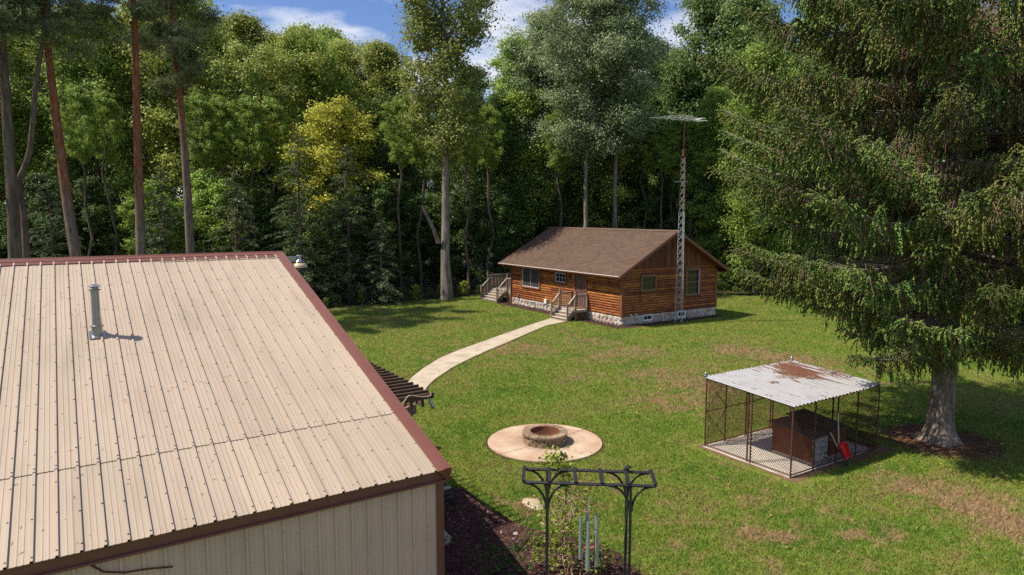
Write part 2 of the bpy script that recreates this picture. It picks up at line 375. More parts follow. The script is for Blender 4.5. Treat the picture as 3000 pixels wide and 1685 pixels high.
t = NT('doghouse_paint'); n = t.noise(3, 5, .6, stretch=(1, 1, .6)); c = t.ramp(n, [(.35, (.115, .038, .022)), (.65, (.21, .075, .042))]); M['dhpaint'] = t.done(t.surf(c, .75, .2))
t = NT('peeling_white_paint'); n = t.noise(6, 6, .75, stretch=(1, 1, 1.8)); M['peel'] = t.done(t.surf(t.ramp(n, [(.40, (.12, .06, .045)), (.48, (.48, .48, .50))]), .8, .2))
M['dhroof'] = simple('doghouse_shingle', (.15, .115, .095), .95, .1, var=.45, scale=16, bumpk=.5)
M['mulch'] = simple('mulch', (.075, .040, .036), .95, .1, var=.6, scale=16, bumpk=1)
t = NT('mulch_chip'); M['chip'] = t.done(t.surf(t.ramp(t.island(), [(0, (.030, .016, .016)), (.6, (.085, .043, .036)), (.9, (.15, .085, .065)), (1, (.30, .22, .17))]), .9, .15))
M['rock'] = simple('pale_rock', (.33, .31, .29), .85, .2, var=.35, scale=9, bumpk=.7)
M['tanrock'] = simple('tan_flat_stone', (.46, .38, .27), .9, .15, var=.3, scale=12, bumpk=.6)
M['pergwood'] = simple('pergola_wood', (.115, .075, .055), .85, .15, var=.45, scale=8)
M['pergbrace'] = simple('pergola_brace_wood', (.23, .155, .115), .85, .15, var=.4, scale=7)
M['chime'] = simple('chime_tube', (.38, .48, .47), .38, .5, .6, var=.2, scale=14)
M['copper'] = simple('copper', (.30, .12, .06), .5, .4, .4)
M['cone'] = simple('spruce_cone', (.25, .13, .075), .8, .15, var=.4, scale=30)

# ------------------------------------------------------------------ terrain
mb = MB(); mb.add([(-700, -700, -.012), (900, -700, -.012), (900, 1000, -.012), (-700, 1000, -.012)], [(0, 1, 2, 3)])
tag(mb.build('ground', M['forest']), 'dark leaf-littered ground under and beyond the trees', kind='structure')
LAWN = [(-30, -20), (52, -20), (56, 8), (52, 20), (47.5, 29), (43.5, 34.2), (38, 39.5), (34, 42.5), (30, 44.6), (26, 45.4), (20, 44.8), (14, 44.6), (8, 43.4), (2, 41.5), (-8, 38), (-30, 36)]
def densify(poly, step, jit):
    out = []
    for i, p in enumerate(poly):
        q = poly[(i+1) % len(poly)]; L = math.dist(p, q); n = max(1, int(L/step))
        for k in range(n):
            f = k/n; out.append((p[0]+(q[0]-p[0])*f+rnd.uniform(-jit, jit), p[1]+(q[1]-p[1])*f+rnd.uniform(-jit, jit)))
    return out
lp = densify(LAWN, .8, .18)
mb = MB(); mb.add([(x, y, 0) for x, y in lp], [tuple(range(len(lp)))])
tag(mb.build('lawn', M['lawn']), 'patchy green and straw coloured lawn around the cabin', kind='structure')

# path of concrete slabs
PL = [(9.3, 21.6), (10.71, 23.72), (11.8, 24.95), (13.21, 26.32), (14.81, 27.46), (16.46, 28.47), (18.31, 29.61), (20.38, 30.88), (22.5, 32.1), (24.1, 32.95)]
PR = [(9.6, 20.6), (10.61, 22.13), (11.39, 23.05), (12.75, 24.33), (14.07, 25.37), (15.8, 26.6), (17.66, 27.82), (19.84, 29.31), (22.28, 30.92), (24.1, 31.45)]
def resamp(P, n):
    P = np.array(P); d = np.concatenate([[0], np.cumsum(np.linalg.norm(np.diff(P, axis=0), axis=1))]); s = np.linspace(0, d[-1], n)
    return np.stack([np.interp(s, d, P[:, 0]), np.interp(s, d, P[:, 1])], 1)
NS = 13; per = 5
a, b = resamp(PL, NS*per+1), resamp(PR, NS*per+1)
PATH_POLY = [tuple(p) for p in a]+[tuple(p) for p in b[::-1]]
pth = bpy.data.objects.new('path', None); COL.objects.link(pth); pth.location = (17, 28, 0)
tag(pth, 'curved pale concrete path leading to the cabin porch', kind='structure')
for i in range(NS):
    la, lb = a[i*per:(i+1)*per+1].copy(), b[i*per:(i+1)*per+1].copy()
    g = .013
    for arr in (la, lb):
        d0 = arr[1]-arr[0]; d1 = arr[-1]-arr[-2]; arr[0] += d0/np.linalg.norm(d0)*g; arr[-1] -= d1/np.linalg.norm(d1)*g
    MB().prism([tuple(p) for p in la]+[tuple(p) for p in lb[::-1]], -.05, .028+rnd.uniform(-.004, .004)).build('slab', M['concrete'], pth)
e = MB()
for side, arr in ((1, a), (-1, b)):
    pts = []
    for i in range(len(arr)):
        dd = arr[min(i+1, len(arr)-1)]-arr[max(i-1, 0)]; nrm = np.array([-dd[1], dd[0]])/np.linalg.norm(dd)*side
        pts.append((arr[i]-nrm*.02, arr[i]+nrm*(.05+rnd.random()*.07)))
    vs = [(*p[0], .005) for p in pts]+[(*p[1], .005) for p in pts]; n = len(pts)
    e.add(vs, [(i, i+1, n+i+1, n+i) for i in range(n-1)])
e.build('soil_edge', M['mulch'], pth)

# fire-pit pad (four quarter slabs)
FP = (10.72, 14.92)
pad = bpy.data.objects.new('patio', None); COL.objects.link(pad); pad.location = (*FP, 0)
tag(pad, 'round pinkish concrete pad under the fire pit', kind='structure')
for q in range(4):
    th0 = R(8)+q*PI/2; g = .012; r = 1.58
    poly = [(FP[0]+math.cos(th0+PI/4)*g, FP[1]+math.sin(th0+PI/4)*g)]
    for k in range(17):
        th = th0+.007+(PI/2-.014)*k/16; poly.append((FP[0]+r*math.cos(th), FP[1]+r*math.sin(th)))
    MB().prism(poly, -.06, .03).build('slab', M['pinkcon'], pad)
mb = MB(); n = 72; vs = []
for k in range(n):
    th = 2*PI*k/n; r0, r1 = 1.57, 1.62+rnd.random()*.07
    vs += [(FP[0]+r0*math.cos(th), FP[1]+r0*math.sin(th), .004), (FP[0]+r1*math.cos(th), FP[1]+r1*math.sin(th), .004)]
mb.add(vs, [(2*k, 2*k+1, (2*k+3) % (2*n), (2*k+2) % (2*n)) for k in range(n)]); mb.build('soil_edge', M['mulch'], pad)

# mulch beds
BED = [(4.3, 15.2), (6.4, 14.9), (6.98, 13.95), (7.24, 13.23), (7.2, 12.5), (7.28, 11.72), (7.25, 11.2), (7.54, 10.65), (7.88, 10.18), (8.19, 9.54), (8.22, 9.1), (8.18, 8.68), (8.04, 8.2), (7.6, 7.2), (6.9, 6.2), (5.6, 5.6), (4.3, 5.8)]
bedp = densify(BED, .3, .05)
mb = MB(); mb.add([(x, y, .006) for x, y in bedp], [tuple(range(len(bedp)))])
tag(mb.build('mulch_bed', M['mulch']), 'dark mulch bed along the end of the barn', kind='structure')
HB = [(24.95, 28.0), (24.95, 31.4), (25.8, 31.4), (25.8, 33.15), (25.0, 33.15), (24.95, 40.7), (25.9, 41.2), (25.9, 39.9), (25.75, 28.5), (33.7, 28.5), (33.75, 27.95), (29, 27.75), (25.6, 27.75)]
hbp = densify(HB, .35, .06)
mb = MB(); mb.add([(x, y, .006) for x, y in hbp], [tuple(range(len(hbp)))])
tag(mb.build('mulch_bed', M['mulch']), 'narrow mulch strip along the cabin foundation', kind='structure')

def inpoly(P, poly):
    x, y = P[:, 0], P[:, 1]; ins = np.zeros(len(P), bool); n = len(poly)
    for i in range(n):
        x0, y0 = poly[i]; x1, y1 = poly[(i+1) % n]
        if y0 == y1: continue
        ins ^= ((y0 > y) != (y1 > y)) & (x < (x1-x0)*(y-y0)/(y1-y0)+x0)
    return ins
def orient(n, up=.6):
    nn = rng.normal(size=(n, 3)); nn[:, 2] = np.abs(nn[:, 2])+up; nn /= np.linalg.norm(nn, axis=1)[:, None]
    d = np.cross(nn, rng.normal(size=(n, 3))); d /= np.linalg.norm(d, axis=1)[:, None]
    return nn, d
def quads(C, d, s, a, w):                 # rhombic leaves: centre, direction, side vector, half length, half width
    a = np.broadcast_to(np.asarray(a, float).reshape(-1, 1), (len(C), 1)); w = np.broadcast_to(np.asarray(w, float).reshape(-1, 1), (len(C), 1))
    V = np.stack([C-d*a, C+s*w, C+d*a, C-s*w], 1).reshape(-1, 3)
    return V, np.arange(len(C)*4).reshape(-1, 4)
# mulch chips
P = rng.uniform((4.3, 5.6), (8.3, 15.2), (22000, 2)); P = P[inpoly(P, bedp)]
P2 = rng.uniform((24.9, 27.7), (33.8, 41), (26000, 2)); P2 = P2[inpoly(P2, hbp)]
for PP, lab in ((P, 'loose bark chips on the bed beside the barn'), (P2, 'loose bark chips along the cabin foundation')):
    nn, d = orient(len(PP), 1.6); C = np.c_[PP, rng.uniform(.012, .035, len(PP))]
    V, F = quads(C, d, np.cross(nn, d), rng.uniform(.02, .055, len(PP)), rng.uniform(.007, .016, len(PP)))
    tag(link('mulch_chips', np_mesh('mulch_chips', V, [F], M['chip'])), lab, 'mulch', kind='stuff')

# grass
def grass():
    N = 3000000
    P = rng.uniform((3.5, 3.), (54, 46), (N, 2)); d = np.hypot(P[:, 0], P[:, 1])
    keep = rng.random(N) < np.minimum(1, (13/d)**1.7)
    P, d = P[keep], d[keep]
    ok = inpoly(P, lp) & ~inpoly(P, PATH_POLY) & ~inpoly(P, bedp) & ~inpoly(P, hbp)
    ok &= np.hypot(P[:, 0]-FP[0], P[:, 1]-FP[1]) > 1.6
    ok &= ~((P[:, 0] > 14.0) & (P[:, 0] < 18.0) & (P[:, 1] > 9.5) & (P[:, 1] < 12.35))
    ok &= ~((P[:, 0] > 25.7) & (P[:, 0] < 33.6) & (P[:, 1] > 28.5) & (P[:, 1] < 40))
    ok &= ~((P[:, 0] < 4.4) & (P[:, 1] > 8.7))
    ok &= np.hypot(P[:, 0]-20.05, P[:, 1]-9.05) > .75+rng.random(len(P))*1.1
    ok &= ~((P[:, 0] > 13.7) & (P[:, 0] < 18.4) & (P[:, 1] > 9.1) & (P[:, 1] < 12.6) & (rng.random(len(P)) < .75))
    ang = np.arctan2(P[:, 0], P[:, 1])-R(YAW); ok &= np.abs(ang) < R(47)
    P, d = P[ok], d[ok]; n = len(P)
    if n > 620000:
        i = rng.choice(n, 620000, replace=False); P, d = P[i], d[i]; n = len(P)
    th = rng.random(n)*2*PI; h = rng.uniform(.035, .085, n)*(1+d*.006); wd = rng.uniform(.0035, .007, n)*(1+d*.04)
    lean = rng.uniform(.2, 1.0, n)*h; lt = rng.random(n)*2*PI
    B = np.c_[P, np.zeros(n)]; sv = np.c_[np.cos(th), np.sin(th), np.zeros(n)]*wd[:, None]
    T = B+np.c_[np.cos(lt)*lean, np.sin(lt)*lean, h]
    V = np.stack([B-sv, B+sv, T], 1).reshape(-1, 3)
    return np_mesh('grass', V, [np.arange(n*3).reshape(-1, 3)], M['blade'])
tag(link('grass', grass()), 'short mown grass blades covering the lawn', 'grass', kind='stuff')

P = rng.uniform((5, 3), (30, 40), (1500, 2)); P = P[~inpoly(P, bedp) & ~((P[:, 0] > 25.5) & (P[:, 1] > 28.3)) & ~((P[:, 0] < 4.6) & (P[:, 1] > 8))]
nn, d = orient(len(P), 1.0); C = np.c_[P, rng.uniform(.04, .075, len(P))]
V, F = quads(C, d, np.cross(nn, d), rng.uniform(.018, .04, len(P)), rng.uniform(.012, .024, len(P)))
t = NT('fallen_leaf'); M['fallen'] = t.done(t.surf(t.ramp(t.island(), [(0, (.30, .17, .06)), (.5, (.42, .30, .12)), (1, (.20, .11, .06))]), .8, .2))
tag(link('fallen_leaves', np_mesh('fallen_leaves', V, [F], M['fallen'])), 'scattered fallen leaves on the lawn', 'leaves', kind='stuff')

# ------------------------------------------------------------------ pole barn
EV, EZ, SLP = 8.62, 2.58, .303            # eave y, eave z, roof slope
RV = 17.6; RZ = EZ+SLP*(RV-EV)
BU0, BU1 = -5.66, 4.39                    # barn extent in x (gable end at BU1)
BACKV = 2*RV-EV
barn = thing('pole_barn', 'tan metal pole barn with brown trim and ribbed roof in the foreground', 'barn', (BU1, EV, 0))
def rib_profile(width, big=.2286, h=.027):
    pts = [(0, 0)]; n = int(round(width/big))
    for i in range(n):
        x = i*big+.06
        pts += [(x-.021, 0), (x-.013, h), (x+.013, h), (x+.018, 0), (x+.082, 0), (x+.087, .005), (x+.097, .005), (x+.102, 0), (x+.142, 0), (x+.147, .005), (x+.157, .005), (x+.162, 0)]
    pts.append((width, 0)); return pts
PW = .9144
sn = math.sqrt(1+SLP*SLP); NRM = Vector((0, -SLP/sn, 1/sn))
def roof_pt(u, v, lift=0.): return Vector((u, v, EZ+SLP*(v-EV)))+NRM*lift
def panel_mesh(name, y0, y1, lift0, lift1, mat):
    prof = rib_profile(PW); mb = MB()
    vs = []
    for x, z in prof: vs.append(roof_pt(x, y0, z+lift0))
    for x, z in prof: vs.append(roof_pt(x, y1, z+lift1))
    for x, z in prof: vs.append(roof_pt(x, y0, z+lift0-.008))
    n = len(prof)
    o0 = roof_pt(0, y0)
    me = bpy.data.meshes.new(name)
    me.from_pydata([v-o0 for v in vs], [], [(i, i+1, n+i+1, n+i) for i in range(n-1)]+[(2*n+i, 2*n+i+1, i+1, i) for i in range(n-1)])
    me.materials.append(mat); return me, o0
SEAM = 10.17; TOPSEAM = 17.26
up_me, up_o = panel_mesh('upper_roof_panel', SEAM, RV-.02, .012, .010, M['tan_metal'])
us_me, us_o = panel_mesh('upper_roof_panel_cut', SEAM, TOPSEAM+.1, .012, .004, M['tan_metal'])
ut_me, ut_o = panel_mesh('ridge_roof_panel', TOPSEAM, RV-.02, .020, .014, M['tan_metal'])
lo_me, lo_o = panel_mesh('lower_roof_panel', EV, SEAM+.12, 0., 0., M['tan_metal'])
NP = 11
screws = []
for i in range(NP):
    u = BU1-PW*(i+1)+.03
    cut = i < 3
    for me, o0 in ([(us_me, us_o), (ut_me, ut_o)] if cut else [(up_me, up_o)])+[(lo_me, lo_o)]:
        # each sheet a part of its own, every other one lapped a hair higher
        link('roof_panel', me, barn, Vector((u, o0.y, o0.z))-barn.location+NRM*(.0025*(i % 2)))
    for k in range(4):
        x = u+.06+.2286*k
        for v in np.arange(EV+.08, RV-.2, .61):
            j = rnd.uniform(-.03, .03); screws.append(roof_pt(x+rnd.uniform(-.006, .006), v+j, (.041 if v > SEAM else .029)))
        screws.append(roof_pt(x, SEAM+.06, .042))
mb = MB()
for p in screws:
    for r, z in ((.014, 0),):
        n = 6; mb.add([p+Vector((math.cos(k*PI/3)*r, math.sin(k*PI/3)*r*.95, SLP*math.sin(k*PI/3)*r*.95)) for k in range(n)]+[p+NRM*.008], [(k, (k+1) % n, n) for k in range(n)])
o = mb.build('screw_heads', M['screw'], barn); o['kind'] = 'stuff'
deb = []
for k in range(420):
    u, v = rnd.uniform(-2.5, 4.2), rnd.uniform(EV+.1, RV-.4); p = roof_pt(u, v, .008+(.012 if v > SEAM else 0)); th = rnd.uniform(0, PI); l = rnd.uniform(.012, .05)
    d_ = Vector((math.cos(th), math.sin(th), SLP*math.sin(th)))*l; w_ = Vector((-math.sin(th), math.cos(th), SLP*math.cos(th)))*.004
    deb.append((p-d_, p+w_+NRM*.004, p+d_, p-w_))
mb = MB()
for q in deb: mb.add(q, [(0, 1, 2, 3)])
tag(mb.build('leaf_litter', M['pergwood']), 'dry needles and twigs scattered on the barn roof', 'litter', kind='stuff')
# ridge cap: two folded flanges and a raised roll
mb = MB(); prof = [(-.30, .034), (-.17, .040), (-.165, .052), (-.06, .056), (-.03, .075), (.03, .075), (.06, .056), (.17, .040), (.30, .034)]
vs = []
for u in (BU0, BU1+.05):
    for y, z in prof: vs.append((u, RV+y, RZ-abs(y)*SLP+z))
n = len(prof); mb.add(vs, [(i, i+1, n+i+1, n+i) for i in range(n-1)]); mb.build('ridge_cap', M['brown_trim'], barn)
# rake trim on the gable edge
mb = MB()
prof = [(-.13, .040), (-.035, .048), (-.03, .062), (.085, .062), (.085, -.16), (.06, -.16)]
vs = []
for v in (EV-.05, RV): 
    for x, z in prof: vs.append(roof_pt(BU1+x, v, z))
n = len(prof); mb.add(vs, [(i, i+1, n+i+1, n+i) for i in range(n-1)]+[tuple(range(n))])
mb.build('rake_trim', M['brown_trim'], barn)
mb = MB(); vs = []
for v in (RV, BACKV):
    for x, z in prof: vs.append((BU1+x, v, RZ-SLP*(v-RV)+z))
mb.add(vs, [(i, i+1, n+i+1, n+i) for i in range(n-1)]); mb.build('rake_trim', M['brown_trim'], barn)
mb = MB(); mb.add([(BU0, RV, RZ), (BU1, RV, RZ), (BU1, BACKV, EZ), (BU0, BACKV, EZ)], [(0, 1, 2, 3)]); mb.build('rear_roof_slope', M['tan_metal'], barn)
# eave fascia
mb = MB(); mb.bb((BU0, EV+.03, EZ-.155), (BU1+.06, EV+.05, EZ-.012)); mb.bb((BU0, EV-.012, EZ-.175), (BU1+.06, EV+.03, EZ-.147)); mb.build('eave_trim', M['brown_trim'], barn, bevel=.004)
# walls
WV = EV+.10
prof = rib_profile(PW, h=.032)
vs = []; n = len(prof)
for z in (0.0, EZ-.14):
    for x, d in prof: vs.append((x, -d, z))
me = bpy.data.meshes.new('wall_panel'); me.from_pydata(vs, [], [(i, i+1, n+i+1, n+i) for i in range(n-1)]); me.materials.append(M['tan_wall'])
for i in range(NP-1):
    link('wall_panel', me, barn, Vector((BU1-.06-PW*(i+1), WV-.002*(i % 2), 0))-barn.location)
mb = MB()
for i in range((NP-1)*4):
    for z in (.35, 1.05, 1.75, 2.2):
        x = BU1-.06-i*.2286-.2286+.06+rnd.uniform(-.004, .004); p = Vector((x+.0, WV-.036, z+rnd.uniform(-.01, .01)))
        mb.add([p+Vector((math.cos(k*PI/3)*.009, 0, math.sin(k*PI/3)*.009)) for k in range(6)]+[p-Vector((0, .007, 0))], [(k, (k+1) % 6, 6) for k in range(6)])
o = mb.build('wall_screws', M['tan_wall'], barn); o['kind'] = 'stuff'
mb = MB(); mb.bb((BU1-.09, WV-.03, 0), (BU1+.03, WV-.005, EZ-.14)); mb.bb((BU1+.005, WV-.005, 0), (BU1+.03, WV+.12, EZ-.14)); mb.build('corner_trim', M['brown_trim'], barn, bevel=.004)
mb = MB(); mb.add([(BU1-.004, WV, 0), (BU1-.004, BACKV, 0), (BU1-.004, BACKV, EZ-.1), (BU1-.004, RV, RZ-.06), (BU1-.004, WV, EZ-.1)], [(0, 1, 2, 3, 4)])
mb.add([(BU0, WV, 0), (BU0, BACKV, 0), (BU0, BACKV, EZ-.1), (BU0, RV, RZ-.06), (BU0, WV, EZ-.1)], [(0, 1, 2, 3, 4)])
mb.add([(BU0, BACKV-.05, 0), (BU1, BACKV-.05, 0), (BU1, BACKV-.05, EZ-.1), (BU0, BACKV-.05, EZ-.1)], [(0, 1, 2, 3)])
mb.build('gable_wall', M['tan_wall'], barn)
pts = [(-.05, WV-.03, EZ-.16), (.0, WV-.04, 2.36), (.1, WV-.05, 2.27), (.3, WV-.05, 2.2), (.55, WV-.045, 2.17), (.8, WV-.04, 2.12)]
tag(MB().tube(pts, .011, 6).build('cable', M['rust'], None, True), 'brown cable hanging on the barn wall under the eave', 'cable')
mb = MB(); c = Vector((2.29, WV-.08, 0)); mb.lathe(c, [(.03, .0), (.03, 1.5), (.045, 1.5), (.045, 1.56), (0, 1.57)], 10)
tag(mb.build('standpipe', M['white'], None, True), 'grey capped pipe standing against the barn wall', 'pipe')
# barn lamp on the peak
LP = Vector((BU1+.47, RV-.12, RZ-.31))
lamp = thing('barn_lamp', 'dusk-to-dawn lamp with cream shade and grey housing at the barn peak', 'lamp', LP)
MB().lathe(LP, [(.20, -.05), (.195, 0), (.15, .055), (.10, .075), (.0, .075)], 24).build('lamp_shade', M['lampshade'], lamp, True)
mb = MB(); mb.lathe(LP, [(.12, .085), (.12, .10), (.075, .15), (.07, .24), (.075, .25), (.06, .262), (0, .262)], 20)
for k in range(12):
    th = k*PI/6; mb.box(LP+Vector((math.cos(th)*.095, math.sin(th)*.095, .125)), (.045, .008, .05), Matrix.Rotation(th, 3, 'Z'))
mb.build('housing', M['galv'], lamp)
MB().bb(LP+Vector((-.37, -.03, .10)), LP+Vector((-.07, .03, .235))).build('arm', M['galv'], lamp, bevel=.01)
# stove pipe through the roof
fb = Vector((.306, 13.872, 0)); fb.z = EZ+SLP*(fb.y-EV)
flue = thing('stove_pipe', 'shiny metal stove pipe with round cap rising from the barn roof', 'chimney', fb)
mb = MB(); q = .13
mb.add([roof_pt(fb.x-q, fb.y-q*1.3, .03), roof_pt(fb.x+q, fb.y-q*1.3, .03), roof_pt(fb.x+q, fb.y+q, .036), roof_pt(fb.x-q, fb.y+q, .036)], [(0, 1, 2, 3)])
mb.lathe(fb, [(.09, -.03), (.085, .16)], 20); mb.build('flashing', M['galv'], flue, True)
MB().lathe(fb, [(.085, .15), (.11, .16), (.11, .18), (.07, .195)], 24).build('storm_collar', M['galv'], flue, True)
MB().lathe(fb, [(.068, .10), (.068, .80), (.095, .80), (.095, .815), (.06, .82), (.06, .855)], 24).build('pipe', M['galv'], flue, True)
mb = MB().lathe(fb, [(.098, .865), (.10, .875), (.06, .90), (.0, .91)], 24)
mb.lathe(fb, [(.085, .84), (.09, .845)], 24); mb.build('cap', M['galv'], flue, True)

# ------------------------------------------------------------------ pergola on the barn's gable side
PZ = 2.76
perg = thing('pergola', 'dark weathered wood pergola projecting from the end of the barn', 'pergola', (5.2, 13.8, 0))
for i in range(24):
    v = 12.02+i*.252
    MB().bb((BU1+.05, v-.021, PZ-.115), (5.92+rnd.uniform(-.012, .012), v+.021, PZ)).build('rafter', M['pergwood'], perg, bevel=.004)
for u in (5.0, 5.42, 5.66):
    MB().bb((u-.022, 11.98, PZ-.255), (u+.022, 18.0, PZ-.118)).build('beam', M['pergwood'], perg, bevel=.004)
for v in (12.45, 15.2, 17.8):
    MB().bb((5.47, v-.07, 0), (5.61, v+.07, PZ-.14)).build('post', M['pergwood'], perg, bevel=.008)
mb = MB()
arc = [(BU1+.10+1.05*k/10, PZ-1.15+.86*math.sin(k/10*PI/2)) for k in range(11)]
for (x0, z0), (x1, z1) in zip(arc[:-1], arc[1:]): mb.bar((x0, 12.08, z0), (x1, 12.08, z1), .07, .19)
mb.build('curved_brace', M['pergbrace'], perg)
for v in (12.25, 12.75): MB().bb((5.02, v-.05, PZ-.25), (5.13, v+.05, PZ-.13)).build('block', M['pergbrace'], perg, bevel=.004)
def bez(pts, n=5):
    P = [Vector(p) for p in pts]; out = []
    for i in range(len(P)-1):
        p0, p1, p2, p3 = P[max(i-1, 0)], P[i], P[i+1], P[min(i+2, len(P)-1)]
        for k in range(n):
            s = k/n; out.append(.5*((2*p1)+(p2-p0)*s+(2*p0-5*p1+4*p2-p3)*s*s+(3*p1-p0-3*p2+p3)*s**3))
    return out+[P[-1]]
tag(MB().tube(bez([(4.75, 11.98, PZ+.02), (4.9, 11.96, PZ-.05), (5.0, 11.95, PZ-.11), (5.2, 11.95, PZ-.1), (5.32, 11.96, PZ+.01), (5.4, 11.97, PZ+.02), (5.6, 11.95, PZ-.03), (5.8, 11.96, PZ-.04), (5.82, 11.98, PZ+.01)]), .011, 6).build('rope', M['cordm'], None, True),
    'pale tan rope draped along the near end of the pergola', 'rope')
tag(MB().tube(bez([(4.95, 11.96, PZ-.08), (5.1, 11.95, PZ-.3), (5.16, 11.95, PZ-.34), (5.2, 11.95, PZ-.25), (5.25, 11.96, PZ-.06)]), .008, 6).build('cord', M['cordm'], None, True),
    'thin tan cord hanging in a loop below the pergola rope', 'cord')
mb = MB().tube([(5.78, 11.93, PZ-.12), (5.82, 11.88, PZ-.25), (5.83, 11.87, PZ-.28)], [.035, .035, .022], 12); mb.tube([(5.75, 11.97, PZ-.05), (5.78, 11.93, PZ-.12)], .014, 8)
tag(mb.build('spotlight', M['galv'], None, True), 'small grey spotlight clamped to the end of the pergola', 'spotlight')

# ------------------------------------------------------------------ log cabin
U0, U1, V0, V1 = 25.77, 33.56, 28.53, 39.89
UM = (U0+U1)/2; FZ = .53; WTOP = 2.86; GB = 3.12
cabin = thing('log_cabin', 'orange-brown log cabin with shingled roof and fieldstone foundation', 'house', (U0, V0, 0))
MB().bb((U0+.03, V0+.03, FZ-.02), (U1-.03, V1-.03, WTOP+.05)).build('wall_core', M['board'], cabin)
MB().bb((U0+.035, V0+.035, -.05), (U1-.035, V1-.035, FZ-.005)).build('foundation', M['mortar'], cabin)
# openings as (lo, hi, z0, z1) incl. trim
OPF = [(36.42, 38.62, 1.30, 2.78), (33.58, 34.82, 1.92, 2.70), (31.58, 32.82, FZ-.1, 2.88)]
OPS = [(27.13, 28.37, 1.86, 2.84), (30.76, 32.02, 1.37, 3.04)]
CH = .147
def log_mesh(axis, a0, a1, z, fixed, out):
    mb = MB(); prof = []
    for k in range(7):
        th = PI*k/6; prof.append((.052*math.sin(th)+.004, z+CH/2-(CH/2-.004)*math.cos(th)))
    vs = []; b = rnd.uniform(-.004, .006)
    for a in (a0+.003, a1-.003):
        for d, zz in prof:
            vs.append((fixed+out*(d+b), a, zz) if axis == 'y' else (a, fixed+out*(d+b), zz))
    n = len(prof)
    return mb.add(vs, [(i, i+1, n+i+1, n+i) for i in range(n-1)]+[tuple(range(n)), tuple(range(n, 2*n))])
def courses(axis, lo, hi, ztop, fixed, out, ops):
    z = FZ
    while z < ztop-.05:
        zm = z+CH/2; spans = [(lo, hi)]
        for (o0, o1, z0, z1) in ops:
            if z0-.06 < zm < z1+.06:
                spans = [s for a, b in spans for s in ((a, min(b, o0)), (max(a, o1), b)) if s[1]-s[0] > .03]
        for a, b in spans:
            cuts = [a]
            while b-cuts[-1] > 3.2: cuts.append(cuts[-1]+rnd.uniform(1.4, 3.1))
            if len(cuts) > 1 and b-cuts[-1] < .5: cuts.pop()
            cuts.append(b)
            for c0, c1 in zip(cuts[:-1], cuts[1:]): log_mesh(axis, c0, c1, z, fixed, out).build('log', M['log'], cabin, True)
        z += CH
courses('y', V0+.10, V1-.10, WTOP, U0+.03, -1, OPF)
courses('x', U0+.10, U1-.10, GB-.02, V0+.03, -1, OPS)
# corner boards
for u, v, du, dv in ((U0, V0, 1, 1), (U1, V0, -1, 1), (U0, V1, 1, -1)):
    mb = MB(); mb.bb((u-du*.035, v-dv*.035, FZ), (u+du*.14, v+dv*.02, WTOP+(.1 if dv > 0 else 0))); mb.bb((u-du*.035, v+dv*.021, FZ), (u+du*.02, v+dv*.14, WTOP)); mb.build('corner_board', M['trimwood'], cabin)
# gable: band and vertical boards
EU, EZH = 25.22, 2.90; RZH = 5.33; HS = (RZH-EZH)/(UM-EU)
MB().bb((U0-.03, V0-.03, GB-.02), (U1+.03, V0+.02, GB+.05)).build('band_board', M['trimwood'], cabin)
bw = .152; x = U0
while x < U1-.02:
    xe = min(x+bw, U1)
    zt = [RZH-.12-HS*abs(q-UM) for q in (x, xe)]
    if min(zt) > GB+.06:
        d = rnd.uniform(-.004, .006)
        mb = MB(); y0, y1 = V0-.018+d, V0+.04
        vs = [(x+.004, y0, GB+.04), (xe-.004, y0, GB+.04), (xe-.004, y0, zt[1]), (x+.004, y0, zt[0]), (x+.004, y1, GB+.04), (xe-.004, y1, GB+.04), (xe-.004, y1, zt[1]), (x+.004, y1, zt[0])]
        mb.add(vs, [(0, 1, 2, 3), (0, 4, 5, 1), (1, 5, 6, 2), (2, 6, 7, 3), (3, 7, 4, 0)]).build('gable_board', M['board'], cabin)
    x += bw
for v in (V0+.05, V1-.05):
    MB().add([(U0, v, WTOP), (U1, v, WTOP), (U1, v, 2.98), (UM, v, RZH-.14), (U0, v, 2.98)], [(0, 1, 2, 3, 4)]).build('gable_core', M['board'], cabin)
mb = MB(); mb.bb((29.67, V0-.045, 4.27), (30.03, V0-.022, 4.63))
for k in range(5): mb.box((29.85, V0-.055, 4.31+k*.07), (.31, .03, .012), Matrix.Rotation(R(35), 3, 'X'))
mb.build('gable_vent', M['board'], cabin)
